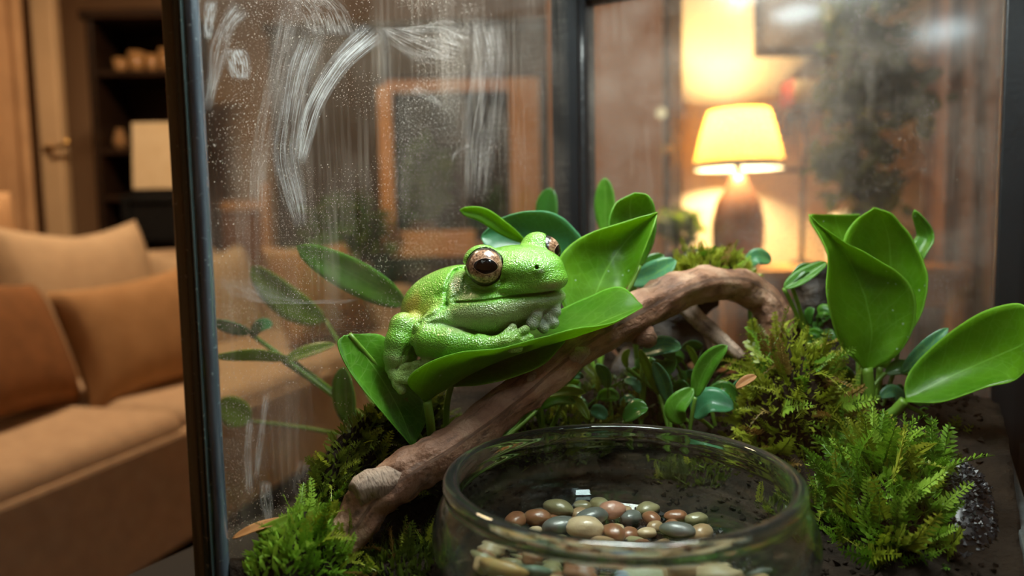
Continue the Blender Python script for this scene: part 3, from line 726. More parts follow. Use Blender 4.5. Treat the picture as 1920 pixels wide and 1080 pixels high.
# dried water smears on the inside of the left pane: strokes laid on the glass
nL = Vector((e1.y, -e1.x, 0))            # into the tank
def on_left(px, py, off=0.0026):
    v = _F + XC*((px-960)/FPX) - YC*((py-540)/FPX)
    o_ = TL+nL*off; k = (Vector((o_.x, o_.y, 0))-Vector((CAM.x, CAM.y, 0))).dot(nL)/v.dot(nL)
    return CAM+v*k
def smear(pts, mat, n=40, m_=8, off=0.0026):
    """pts: (px, py, half width px, angle of the stroke's cross direction in degrees)"""
    q = cr(pts, n); V = []; F = []; UV = []
    for i in range(n):
        x, y, h_, a = q[i]; a = R(a)
        for j in range(m_+1):
            s_ = -1+2*j/m_
            V.append(on_left(x+s_*h_*math.cos(a), y-s_*h_*math.sin(a), off)); UV.append((i/(n-1), j/m_))
    for i in range(n-1):
        for j in range(m_): F.append((i*(m_+1)+j, (i+1)*(m_+1)+j, (i+1)*(m_+1)+j+1, i*(m_+1)+j+1))
    return mobj('water_smear', V, F, mat, pl_, uv=UV)
sm1 = smear_mat('smear_streaky', 0.7); sm2 = smear_mat('smear_faint', 0.45, (0.8, 0.76, 0.74)); sm3 = smear_mat('smear_strong', 0.8, along=2.5, across=14.0, lo=0.40, hi=0.62)
smear([(705, 55, 30, -40), (640, 115, 22, -30), (592, 190, 20, -22), (572, 255, 18, -12), (562, 310, 12, 0)], sm3)
smear([(585, 60, 35, 0), (560, 130, 32, 0), (545, 210, 26, 0), (535, 290, 28, 5), (552, 370, 26, 10), (565, 430, 12, 10)], sm1)
smear([(545, -5, 28, 0), (522, 120, 22, 0), (498, 240, 22, 0), (483, 330, 22, 0), (480, 410, 18, 0)], sm2)
smear([(396, 0, 14, 0), (392, 40, 12, 0), (390, 75, 8, 0)], sm3, 16)
smear([(455, 10, 26, -40), (428, 45, 18, -30), (412, 90, 20, -20), (400, 150, 14, -15), (388, 210, 10, -10)], sm1)
smear([(440, 90, 22, 0), (447, 120, 26, 0), (452, 150, 18, 0)], sm3, 16)
smear([(620, 70, 60, 0), (600, 20, 60, 0), (560, -20, 60, 0)], sm2, 16)
smear([(730, 50, 40, 0), (800, 70, 60, 40), (870, 95, 40, 60)], sm2, 16)
smear([(770, 165, 12, 60), (800, 178, 10, 55), (830, 200, 6, 50)], sm2, 16)
smear([(845, 300, 10, 90), (865, 278, 9, 60), (885, 275, 6, 40)], sm2, 16)
smear([(905, 30, 40, 0), (915, 130, 40, 0), (900, 260, 40, 0), (890, 380, 30, 0)], sm2)
smear([(500, 730, 8, 0), (492, 800, 7, 0), (485, 850, 7, 0), (480, 900, 6, 0)], sm1, 24)
smear([(468, 780, 8, 0), (465, 850, 8, 0), (468, 930, 10, 0)], sm1, 24)
smear([(497, 900, 12, 0), (500, 940, 14, 0), (505, 985, 8, 0)], sm1, 24)
smear([(570, 860, 16, 0), (565, 910, 18, 0), (575, 960, 14, 0)], sm2, 24)
smear([(430, 520, 40, 0), (500, 560, 60, 0), (580, 570, 60, 0), (640, 560, 40, 0)], smear_mat('smear_patch', 0.28, along=6, across=6, lo=0.3), 24)

# the tank's own lamp: a hood with a broad diffuser and two bare LED modules below it (both mirrored in the back pane)
hc = tk(LEN1*0.48, LEN2*0.46, ZT+0.062)
led = empty('led_lamp_offscreen', hc, 'slim black LED hood lamp hanging above the terrarium', 'lamp')
box('housing', hc, (0.19, 0.17, 0.02), M['black'], led, TYAW, 0.003)
box('diffuser_offscreen', hc+Vector((0, 0, -0.011)), (0.16, 0.14, 0.004), emit('hood_diffuser', (0.95, 1.0, 0.96), HOOD_E), led, TYAW, 0.001)
la, lb = Vector((0.120, 0.176, ZT+0.014)), Vector((0.088, 0.405, ZT+0.014))
bar('module_bar', la, lb, 0.040, 0.010, M['black'], led, 0.002)
M['led'] = emit('cool_led', (0.80, 0.94, 1.0), LED_E)
for (x, y, w1, w2) in ((0.117, 0.198, 0.036, 0.034), (0.093, 0.370, 0.028, 0.026)):
    box('module_offscreen', (x, y, ZT+0.007), (w1, w2, 0.005), M['led'], led, R(8), 0.001)
for f in (0.25, 0.85):
    q = la.lerp(lb, f); tubeobj('bracket', [(q.x, q.y, q.z, 0.003), (q.x, q.y, q.z+0.02, 0.003), (q.x, q.y, hc.z-0.006, 0.003)], 4, 8, M['black'], led)
for s_ in (-0.07, 0.07):
    q = hc+e1*s_; tubeobj('hanging_wire', [(q.x, q.y, q.z, 0.0015), (q.x, q.y, 1.8, 0.0015), (q.x, q.y, H, 0.0015)], 4, 6, M['black'], led)

# ------------------------------------------------------------------ soil
BOWL = P(1162, 888, 0.27); ZBOWL = 0.742
def ground(x, y):
    p = Vector((x, y, 0)); a = (p-TL).dot(e1); b = (p-TL).dot(e2)
    z = 0.738
    k = max(0, min(1, (a-0.10)/0.2)); z += 0.035*k*k*(3-2*k)
    z += 0.014*math.exp(-(b/0.05)**2)
    z += 0.018*math.exp(-(((x-0.147)/0.06)**2+((y-0.41)/0.06)**2))
    d = math.hypot(x-BOWL.x, y-BOWL.y); f = 1/(1+math.exp((d-0.082)/0.007))
    z = z*(1-f)+(ZBOWL+0.001)*f if d > 0.05 else ZBOWL+0.001
    z += 0.0035*mnoise.fractal(Vector((x*60, y*60, 0)), 0.8, 2.0, 4)*(1-f)
    return z
n1, n2 = 90, 80; V = []; F = []
for i in range(n1+1):
    for j in range(n2+1):
        q = tk(0.004+(LEN1-0.008)*i/n1, 0.004+(LEN2-0.014)*j/n2, 0); V.append((q.x, q.y, ground(q.x, q.y)))
for i in range(n1):
    for j in range(n2): F.append((i*(n2+1)+j, i*(n2+1)+j+1, (i+1)*(n2+1)+j+1, (i+1)*(n2+1)+j))
# close the block underneath
k0 = len(V); ring = [i*(n2+1) for i in range(n1+1)]+[n1*(n2+1)+j for j in range(1, n2+1)]+[i*(n2+1)+n2 for i in range(n1-1, -1, -1)]+[j for j in range(n2-1, 0, -1)]
for r_ in ring: V.append((V[r_][0], V[r_][1], ZB+0.001))
for i in range(len(ring)):
    j = (i+1) % len(ring); F.append((ring[i], ring[j], k0+j, k0+i))
F.append(tuple(range(k0, k0+len(ring))))
soil = mobj('soil', V, F, M['soil']); tag(soil, 'dark crumbly peat soil covering the terrarium floor', 'soil', kind='stuff')

# ------------------------------------------------------------------ driftwood branch
def bark_mat(name, dark, mid, pale):
    m, t, out = nt(name); b = N(t, 'BsdfPrincipled'); t.links.new(b.outputs[0], out.inputs[0]); b.inputs['Roughness'].default_value = 0.62
    tc = N(t, 'TexCoord'); mp = N(t, 'Mapping'); mp.inputs['Scale'].default_value = (26, 9, 1); t.links.new(tc.outputs['UV'], mp.inputs[0])
    n1_ = N(t, 'TexNoise', i_Scale=1.0, i_Detail=6.0, i_Roughness=0.65); t.links.new(mp.outputs[0], n1_.inputs['Vector'])
    n2_ = N(t, 'TexNoise', i_Scale=55.0, i_Detail=5.0); t.links.new(tc.outputs['Object'], n2_.inputs['Vector'])
    n3_ = N(t, 'TexNoise', i_Scale=500.0, i_Detail=4.0); t.links.new(tc.outputs['Object'], n3_.inputs['Vector'])
    c = ramp(t, n2_.outputs['Fac'], [(0.34, dark), (0.5, mid), (0.66, pale)]).outputs[0]
    c = mixc(t, ramp(t, n1_.outputs['Fac'], [(0.36, (0.85,)*3), (0.48, (0,)*3)]).outputs[0], c, tuple(x*0.35 for x in dark))
    c = mixc(t, math_(t, 'MULTIPLY', n3_.outputs['Fac'], 0.35), c, tuple(x*0.5 for x in mid))
    t.links.new(c, b.inputs['Base Color'])
    bp = N(t, 'Bump', i_Strength=0.9, i_Distance=0.0018)
    t.links.new(math_(t, 'ADD', n1_.outputs['Fac'], math_(t, 'MULTIPLY', n3_.outputs['Fac'], 0.5)), bp.inputs['Height']); t.links.new(bp.outputs[0], b.inputs['Normal'])
    return m
M['bark'] = bark_mat('driftwood_bark', (0.17, 0.07, 0.035), (0.33, 0.165, 0.095), (0.50, 0.32, 0.21))
M['bark_pale'] = bark_mat('bare_wood', (0.30, 0.19, 0.13), (0.48, 0.34, 0.25), (0.60, 0.47, 0.37))
M['cork'] = bark_mat('cork_bark', (0.010, 0.007, 0.005), (0.022, 0.015, 0.010), (0.05, 0.033, 0.02))
def pr(px, py, d, rpx): q = P(px, py, d); return (q.x, q.y, q.z, rpx*d/FPX)
br = empty('driftwood_branch', P(600, 1055, 0.29), 'reddish brown driftwood branch arching across the terrarium under the frog', 'branch')
bpts = [(560, 1110, .283, 40), (620, 1040, .288, 41), (668, 978, .293, 42), (705, 928, .298, 45), (770, 882, .304, 43), (860, 826, .316, 40), (960, 752, .335, 38), (1075, 656, .355, 39), (1190, 588, .38, 38), (1290, 540, .402, 36), (1365, 532, .418, 32), (1425, 556, .424, 31), (1456, 600, .420, 31), (1458, 650, .416, 30), (1448, 720, .412, 28)]
tubeobj('main_limb', [pr(*q) for q in bpts], 150, 36, M['bark'], br, rough=0.22, freq=70, seed=2.0, ridges=0.16)
tubeobj('cut_stub', [pr(760, 890, .300, 20), pr(715, 905, .295, 32), pr(688, 915, .292, 31), pr(668, 922, .2905, 25), pr(664, 924, .290, 12)], 26, 24, M['bark_pale'], br, rough=0.2, freq=110, seed=5.0, ridges=0.12)
tubeobj('knot', [pr(1120, 650, .362, 8), pr(1085, 664, .347, 18), pr(1076, 669, .343, 12), pr(1070, 671, .341, 4)], 14, 18, M['bark_pale'], br, rough=0.3, freq=150, seed=8.0)
tubeobj('twig_stub', [pr(1040, 675, .350, 6), pr(998, 708, .335, 9), pr(994, 712, .332, 4)], 8, 10, M['bark_pale'], br, rough=0.2, freq=150)
tubeobj('lower_knob', [pr(1190, 600, .385, 20), pr(1205, 632, .376, 26), pr(1200, 648, .375, 14)], 12, 16, M['bark'], br, rough=0.3, freq=120, seed=3.0)
tw = empty('thin_twig', P(1385, 665, .40), 'thin grey twig propped below the arch of the driftwood', 'twig')
tubeobj('shaft', [pr(1270, 560, .43, 18), pr(1310, 600, .418, 16), pr(1350, 635, .408, 15), pr(1388, 668, .398, 11), pr(1392, 672, .397, 5)], 26, 14, M['bark_pale'], tw, rough=0.25, freq=120, seed=9.0)
tubeobj('side_shoot', [pr(1320, 612, .416, 7), pr(1328, 640, .412, 6), pr(1335, 670, .41, 4)], 8, 8, M['bark_pale'], tw)
# cork bark pieces that hold up the back of the planting
ck = empty('cork_bark', tk(0.26, 0.13, 0.74), 'dark cork bark lump standing behind the driftwood arch', 'bark')
tubeobj('slab', [pr(1215, 830, .47, 60), pr(1225, 720, .475, 75), pr(1245, 620, .475, 70), pr(1275, 545, .47, 62), pr(1305, 505, .465, 45), pr(1325, 492, .465, 20)], 40, 28, M['cork'], ck, rough=0.5, freq=45, seed=1.0, ridges=0.25)
ck2 = empty('cork_bark', tk(0.22, 0.22, 0.74), 'dark cork bark lump standing behind the tall moss tuft', 'bark')
tubeobj('slab', [pr(1560, 850, .43, 80), pr(1558, 740, .433, 76), pr(1548, 650, .438, 62), pr(1535, 570, .442, 52), pr(1522, 515, .444, 38), pr(1515, 495, .445, 16)], 40, 28, M['cork'], ck2, rough=0.5, freq=45, seed=4.0, ridges=0.25)

# ------------------------------------------------------------------ leaves and plants
M['leaf'] = leaf_mat('glossy_leaf', (0.05, 0.19, 0.009), (0.10, 0.33, 0.018), 0.38, spots=0.25)
M['leaf_bright'] = leaf_mat('bright_leaf', (0.085, 0.27, 0.006), (0.17, 0.42, 0.012), 0.45, spots=0.4, vein=(0.22, 0.5, 0.05))
M['leaf_cup'] = leaf_mat('cupped_leaf', (0.05, 0.19, 0.006), (0.11, 0.32, 0.010), 0.48, rough=0.5, spots=0.2, vein=(0.2, 0.42, 0.05), spec=0.12)
M['leaf_blue'] = leaf_mat('bluish_leaf', (0.03, 0.17, 0.07), (0.06, 0.28, 0.12), 0.25, rough=0.3, vein=(0.12, 0.35, 0.18))
M['leaf_dark'] = leaf_mat('dark_leaf', (0.030, 0.125, 0.014), (0.055, 0.19, 0.022), 0.25, rough=0.25, vein=(0.03, 0.12, 0.03))
M['leaf_mint'] = leaf_mat('mint_leaf', (0.05, 0.20, 0.09), (0.10, 0.32, 0.16), 0.2, rough=0.25)
M['leaf_yel'] = leaf_mat('yellow_green_leaf', (0.16, 0.26, 0.015), (0.28, 0.40, 0.03), 0.4)
M['stem'] = plain('green_stem', (0.16, 0.30, 0.03), (0.10, 0.22, 0.02), 0.4, 60.0)
def loft(near, mid, far, mat, parent, nu=34, nv=12, wave=0.0, wf=3.0, th=0.0005, name='leaf'):
    A, B_, C_ = [cr([tuple(P(*q)) for q in s_], nu) for s_ in (near, mid, far)]
    V = []; F = []; UV = []
    for i in range(nu):
        a, b, c = A[i], B_[i], C_[i]; ctl = 2*b-0.5*(a+c)
        for j in range(nv+1):
            s_ = j/nv; p = (1-s_)**2*a+2*s_*(1-s_)*ctl+s_*s_*c
            if wave:
                e = (2*s_-1)**2; p = p+np.array([0, 0, wave*e*math.sin(i/nu*wf*2*math.pi+s_*3)])
            k_ = 0.0011*mnoise.noise(Vector(p)*55)+0.0005*mnoise.noise(Vector(p)*140); p = p+np.array([k_*0.3, -k_, k_*0.6])
            V.append(p); UV.append((i/(nu-1), s_))
    for i in range(nu-1):
        for j in range(nv): F.append((i*(nv+1)+j, (i+1)*(nv+1)+j, (i+1)*(nv+1)+j+1, i*(nv+1)+j+1))
    o = mobj(name, V, F, mat, parent, uv=UV)
    md = o.modifiers.new('thickness', 'SOLIDIFY'); md.thickness = th; md.offset = 0
    return o
def blade(spine, wpx, mat, parent, tilt=0.0, fold=0.25, nu=20, nv=6, peak=0.45, name='leaf', th=0.0004, droop=0.0):
    """simple leaf along a spine; its face turns towards the front, turned by tilt about the spine"""
    q = cr([tuple(P(*s_)) for s_ in spine], nu); T = np.gradient(q, axis=0); V = []; F = []; UV = []
    d0 = spine[len(spine)//2][2]
    for i in range(nu):
        t_ = Vector(T[i]).normalized(); c = Vector(q[i]); n = (CAM-c).normalized(); s_ = t_.cross(n).normalized(); n = s_.cross(t_)
        s_ = s_*math.cos(tilt)+n*math.sin(tilt); n = s_.cross(t_)
        u = i/(nu-1); prof = (u**(peak*1.3))*((1-u)**((1-peak)*1.1)); prof /= (peak**(peak*1.3))*((1-peak)**((1-peak)*1.1))
        w_ = wpx*d0/FPX/2*prof+0.0002
        for j in range(nv+1):
            v = -1+2*j/nv; V.append(c+s_*(v*w_)+n*(abs(v)*w_*fold)); UV.append((u, (v+1)/2))
    for i in range(nu-1):
        for j in range(nv): F.append((i*(nv+1)+j, (i+1)*(nv+1)+j, (i+1)*(nv+1)+j+1, i*(nv+1)+j+1))
    o = mobj(name, V, F, mat, parent, uv=UV)
    md = o.modifiers.new('thickness', 'SOLIDIFY'); md.thickness = th; md.offset = 0
    return o
def stalk(pts, rpx, parent, mat=None, name='stem'):
    return tubeobj(name, [pr(*q, rpx) for q in pts], 5*len(pts), 10, mat or M['stem'], parent)

# the plant the frog sits on
g0 = P(845, 880, .345)
p1 = empty('broadleaf_plant', (g0.x, g0.y, ground(g0.x, g0.y)), 'glossy broad leafed plant whose cupped leaf holds the frog', 'plant')
leafA = loft([(792, 748, .318), (764, 714, .313), (798, 683, .309), (860, 662, .308), (930, 654, .309), (1000, 637, .314), (1080, 616, .323), (1150, 605, .335), (1206, 575, .345)],
     [(800, 754, .320), (806, 744, .322), (835, 728, .325), (885, 700, .328), (945, 672, .331), (1010, 648, .336), (1080, 626, .341), (1150, 596, .345), (1206, 573, .346)],
     [(806, 748, .322), (832, 716, .337), (862, 690, .347), (900, 660, .357), (960, 628, .364), (1030, 592, .368), (1100, 558, .368), (1162, 538, .362), (1206, 571, .347)],
     M['leaf_cup'], p1, 44, 16)
stalk([(801, 752, .320), (806, 785, .322), (812, 830, .330), (830, 870, .34), (845, 915, .347)], 9, p1)
loft([(845, 725, .335), (900, 722, .328), (960, 708, .326), (1020, 682, .328), (1058, 642, .336)],
     [(850, 700, .345), (900, 690, .345), (960, 672, .345), (1020, 652, .343), (1061, 634, .339)],
     [(860, 690, .360), (900, 672, .362), (960, 650, .362), (1020, 638, .356), (1064, 626, .343)], M['leaf_cup'], p1)
stalk([(850, 708, .345), (838, 760, .346), (838, 830, .346), (845, 915, .347)], 6, p1)
loft([(645, 628, .324), (633, 645, .321), (655, 695, .318), (710, 765, .317), (772, 838, .321)],
     [(652, 627, .326), (682, 663, .330), (718, 716, .333), (752, 778, .330), (773, 838, .322)],
     [(662, 625, .328), (722, 632, .341), (772, 700, .349), (800, 775, .343), (776, 837, .323)], M['leaf'], p1)
stalk([(773, 836, .322), (772, 846, .3215), (771, 856, .321)], 4, p1, M['leaf_yel'], 'drip_tip')
stalk([(655, 627, .3265), (715, 700, .336), (775, 800, .345), (845, 915, .347)], 5, p1)
loft([(1075, 612, .365), (1046, 548, .372), (1050, 482, .378), (1100, 440, .382), (1175, 416, .385), (1232, 399, .385)],
     [(1085, 614, .366), (1112, 560, .376), (1135, 510, .386), (1160, 470, .391), (1195, 430, .391), (1232, 399, .386)],
     [(1095, 612, .368), (1150, 568, .378), (1186, 522, .380), (1206, 476, .378), (1224, 430, .380), (1232, 400, .386)], M['leaf_bright'], p1)
stalk([(1087, 610, .370), (1068, 660, .380), (960, 790, .372), (845, 915, .347)], 6, p1)
loft([(1096, 530, .405), (1050, 540, .40), (980, 520, .40), (920, 480, .41), (902, 446, .415)],
     [(1098, 525, .41), (1050, 480, .415), (990, 455, .418), (940, 440, .418), (903, 443, .416)],
     [(1101, 518, .41), (1092, 452, .41), (1045, 404, .41), (985, 397, .412), (935, 412, .415), (904, 440, .416)], M['leaf_blue'], p1)
stalk([(1097, 524, .408), (1080, 600, .40), (1000, 760, .38), (845, 915, .347)], 5, p1)
blade([(985, 455, .405), (945, 428, .40), (905, 402, .398), (862, 394, .396)], 27, M['leaf_bright'], p1, 0.2, 0.5, peak=0.5)
stalk([(985, 455, .405), (1000, 520, .405), (980, 700, .385), (845, 915, .347)], 4, p1)
loft([(1196, 500, .405), (1165, 470, .40), (1141, 425, .398), (1155, 381, .40), (1190, 361, .402)],
     [(1200, 500, .406), (1190, 450, .408), (1182, 405, .410), (1183, 375, .407), (1191, 361, .403)],
     [(1206, 498, .407), (1226, 455, .402), (1230, 405, .40), (1216, 368, .40), (1191, 361, .403)], M['leaf'], p1)
stalk([(1200, 498, .406), (1170, 560, .40), (1080, 700, .385), (845, 915, .347)], 4, p1)

# dark blades in the far corner, behind the black post's foot
p1b = empty('corner_sprout', tk(0.27, 0.045, ground(*tk(0.27, 0.045, 0).xy)), 'sprout of plain dark green blades in the far corner of the tank', 'plant')
gq = tk(0.27, 0.045, 0.0); gz = ground(gq.x, gq.y)
def root_to(pt, rp, parent, g, mat=None):
    q = P(*pt); r_ = rp*pt[2]/FPX
    return tubeobj('stem', [(*q, r_), ((q.x*0.6+g[0]*0.4), (q.y*0.6+g[1]*0.4), q.z*0.6+g[2]*0.4, r_), (g[0], g[1], g[2]-0.004, r_)], 12, 8, mat or M['stem'], parent)
for sp_, w_, m_ in (([(1136, 440, .50), (1135, 385, .50), (1134, 333, .50)], 38, 'leaf'), ([(1030, 430, .50), (1026, 390, .50), (1032, 352, .50)], 40, 'leaf_dark'), ([(1160, 440, .49), (1168, 400, .49), (1180, 380, .49)], 36, 'leaf_mint')):
    blade(sp_, w_, M[m_], p1b, 0.2, 0.3); root_to(sp_[0], 4, p1b, (gq.x, gq.y, gz))

# right hand plant
gq = P(1600, 815, .385); gz = ground(gq.x, gq.y)
p2 = empty('upright_plant', (gq.x, gq.y, gz), 'plant with tall cupped bright green leaves beside the black corner post', 'plant')
loft([(1622, 694, .386), (1574, 640, .378), (1551, 560, .374), (1553, 490, .376), (1537, 440, .38), (1517, 401, .384)],
     [(1625, 694, .387), (1632, 620, .390), (1620, 550, .394), (1598, 500, .396), (1560, 448, .392), (1517, 401, .385)],
     [(1629, 694, .387), (1682, 666, .384), (1717, 600, .380), (1704, 530, .380), (1640, 484, .384), (1570, 446, .386), (1518, 401, .386)], M['leaf_bright'], p2, 40, 14)
loft([(1640, 690, .40), (1592, 560, .398), (1577, 470, .398), (1600, 418, .40), (1640, 389, .402)],
     [(1650, 690, .402), (1662, 580, .408), (1670, 490, .410), (1662, 430, .408), (1641, 389, .403)],
     [(1662, 690, .40), (1716, 610, .395), (1739, 530, .392), (1716, 455, .396), (1676, 405, .40), (1642, 389, .403)], M['leaf_bright'], p2, 40, 14)
loft([(1590, 560, .412), (1548, 470, .410), (1520, 415, .410), (1522, 401, .411)],
     [(1600, 560, .414), (1585, 480, .418), (1572, 430, .420), (1565, 402, .418)],
     [(1610, 560, .414), (1618, 490, .414), (1616, 430, .414), (1612, 401, .413)], M['leaf_bright'], p2)
blade([(1690, 560, .412), (1722, 480, .412), (1739, 440, .414), (1714, 393, .412)], 34, M['leaf'], p2, 0.5, 0.5)
loft([(1697, 754, .376), (1765, 754, .362), (1850, 726, .348), (1905, 712, .342), (1936, 672, .335), (1944, 630, .333)],
     [(1696, 752, .377), (1770, 712, .375), (1850, 676, .364), (1910, 650, .350), (1934, 635, .338), (1945, 628, .333)],
     [(1697, 750, .378), (1703, 700, .382), (1760, 640, .376), (1835, 588, .362), (1905, 568, .348), (1936, 590, .337), (1946, 626, .333)], M['leaf_bright'], p2, 44, 14)
blade([(1690, 700, .39), (1735, 655, .388), (1778, 615, .386)], 26, M['leaf_mint'], p2, 0.3, 0.4)
stalk([(1625, 690, .387), (1630, 745, .386), (1625, 790, .386), (1600, 825, .386)], 11, p2)
stalk([(1697, 751, .377), (1672, 775, .380), (1630, 797, .383), (1570, 800, .385), (1545, 815, .387)], 10, p2)
stalk([(1650, 688, .402), (1645, 750, .40), (1630, 800, .395), (1600, 840, .39)], 6, p2)
stalk([(1600, 556, .413), (1610, 680, .41), (1605, 800, .40), (1600, 840, .39)], 5, p2)
stalk([(1690, 560, .412), (1680, 680, .405), (1640, 790, .395), (1600, 840, .39)], 4, p2)
stalk([(1700, 760, .378), (1735, 780, .375), (1760, 815, .37), (1768, 860, .366)], 4, p2)

# seedlings: (label, [(spine, width, material, tilt)], root pixel)
seeds = [
 ('seedling with one mint green oval leaf under the driftwood knob', [([(1205, 662, .40), (1240, 650, .395), (1278, 652, .39)], 38, 'leaf_mint', 0.5), ([(1215, 680, .40), (1250, 690, .395), (1268, 672, .392)], 26, 'leaf_dark', 0.3)], (1200, 800, .40)),
 ('seedling with a tiny pale drop shaped leaf below the branch', [([(1140, 728, .40), (1134, 700, .398), (1118, 682, .396)], 24, 'leaf_mint', 0.4)], (1150, 800, .40)),
 ('seedling with a narrow upright mint leaf and yellow sheath', [([(1254, 755, .39), (1244, 715, .388), (1226, 678, .386)], 28, 'leaf_mint', 0.2), ([(1235, 740, .395), (1215, 690, .393), (1200, 655, .392)], 18, 'leaf_yel', 0.3)], (1258, 810, .385)),
 ('seedling with a pointed green leaf turned up beside the thin twig', [([(1304, 745, .375), (1316, 705, .375), (1336, 672, .373), (1364, 648, .37)], 36, 'leaf', 0.25), ([(1278, 795, .37), (1268, 765, .37), (1300, 728, .372)], 40, 'leaf', 0.3)], (1290, 815, .372)),
 ('dark teal rounded seedling at the foot of the tall moss tuft', [([(1300, 782, .383), (1330, 755, .379), (1376, 766, .374)], 56, 'leaf_blue', 0.6), ([(1325, 742, .39), (1358, 730, .388), (1382, 750, .386)], 30, 'leaf_dark', 0.4)], (1345, 815, .388)),
 ('spray of yellow green strap leaves behind the glass bowl', [([(1010, 745, .37), (1050, 735, .368), (1098, 736, .366)], 20, 'leaf_yel', 0.5), ([(1065, 740, .37), (1088, 760, .366), (1104, 787, .362)], 18, 'leaf_yel', 0.3), ([(1015, 765, .372), (1045, 750, .37), (1080, 755, .366)], 22, 'leaf', 0.5), ([(1005, 770, .372), (1020, 735, .374), (1032, 712, .376)], 16, 'leaf_yel', 0.3)], (1020, 800, .375)),
 ('small dark glossy seedling lying low behind the bowl rim', [([(1170, 790, .365), (1195, 770, .364), (1215, 765, .363)], 40, 'leaf_dark', 0.7), ([(1180, 775, .37), (1192, 760, .368), (1210, 770, .366)], 24, 'leaf_blue', 0.7)], (1185, 815, .37)),
 ('yellowish sprout with a bent neck under the arch', [([(1308, 690, .405), (1300, 665, .405), (1288, 648, .405)], 12, 'leaf_yel', 0.3), ([(1175, 690, .40), (1172, 670, .40), (1180, 655, .40)], 12, 'leaf_yel', 0.2)], (1300, 790, .40)),
 ('low plant with a pale glossy leaf lying on the arch of driftwood', [([(1182, 530, .425), (1225, 515, .42), (1268, 488, .418)], 46, 'leaf_mint', 0.4), ([(1190, 520, .43), (1215, 500, .43), (1245, 478, .43)], 34, 'leaf_dark', 0.3)], (1195, 640, .44)),
 ('small sprout with a yellow green pointed leaf left of the upright leaves', [([(1470, 541, .402), (1505, 520, .402), (1550, 492, .402)], 30, 'leaf', 0.5), ([(1482, 530, .403), (1505, 506, .404), (1530, 502, .404)], 20, 'leaf_dark', 0.3)], (1528, 620, .412)),
 ('tiny teal leaf poking out beside the mound of far moss', [([(1402, 500, .455), (1420, 482, .455), (1446, 490, .455)], 30, 'leaf_mint', 0.3)], (1410, 560, .455)),
 ('cluster of small dark leaves at the root of the upright plant', [([(1600, 720, .40), (1575, 700, .40), (1560, 720, .40)], 40, 'leaf_dark', 0.4), ([(1660, 700, .40), (1690, 690, .398), (1720, 700, .396)], 30, 'leaf_dark', 0.4), ([(1590, 760, .395), (1570, 740, .394), (1585, 715, .394)], 36, 'leaf_blue', 0.4), ([(1650, 745, .395), (1675, 735, .395), (1690, 755, .395)], 26, 'leaf_mint', 0.4)], (1615, 800, .395)),
]
for lab, lv, rt in seeds:
    g = P(*rt); gz_ = ground(g.x, g.y); rt_ = (g.x, g.y, min(g.z, gz_+0.02) if g.z > gz_ else gz_)
    o = empty('seedling', rt_, lab, 'plant')
    for sp_, w_, m_, ti in lv:
        blade(sp_, w_, M[m_], o, ti, 0.35); root_to(sp_[0], 4.0, o, rt_)

# creeping small leaved plants that fill the shade behind the bowl
def creeper(label, px0, px1, py0, py1, d0, n, seed, mats, root):
    rnd = random.Random(seed); g = P(*root); gz_ = ground(g.x, g.y); o = empty('creeping_plant', (g.x, g.y, gz_), label, 'plant')
    for k in range(n):
        px, py, d = rnd.uniform(px0, px1), rnd.uniform(py0, py1), d0+rnd.uniform(-.012, .02); a = rnd.uniform(-2.6, 2.6); l_ = rnd.uniform(26, 46)
        tip = (px+l_*math.sin(a), py-l_*math.cos(a)*0.8, d-rnd.uniform(0, .012)); mid = ((px+tip[0])/2+rnd.uniform(-4, 4), (py+tip[1])/2-6, (d+tip[2])/2)
        blade([(px, py, d), mid, tip], rnd.uniform(15, 26), M[rnd.choice(mats)], o, rnd.uniform(-.2, .9), 0.35, nu=10, nv=4)
        q = P(px, py, d); tubeobj('stem', [(*q, .0006), ((q.x+g.x)/2, (q.y+g.y)/2, (q.z*0.7+gz_*0.3), .0007), (g.x, g.y, gz_-.003, .0009)], 7, 5, M['leaf_dark'], o)
creeper('dark creeping plant with many small leaves under the driftwood', 960, 1180, 700, 800, .405, 30, 31, ['leaf_dark', 'leaf_dark', 'leaf_blue', 'leaf'], (1080, 800, .41))
creeper('dark creeping plant with small oval leaves below the arch', 1190, 1420, 650, 790, .415, 34, 32, ['leaf_dark', 'leaf_dark', 'leaf_blue'], (1300, 800, .42))
creeper('tuft of small dark leaves between the cork bark and the upright plant', 1500, 1540, 585, 640, .424, 18, 33, ['leaf_dark', 'leaf_dark', 'leaf'], (1530, 700, .424))
creeper('low creeper with dull leaves in the corner by the black post', 1660, 1820, 740, 825, .40, 20, 34, ['leaf_dark', 'leaf_dark', 'leaf'], (1740, 860, .40))

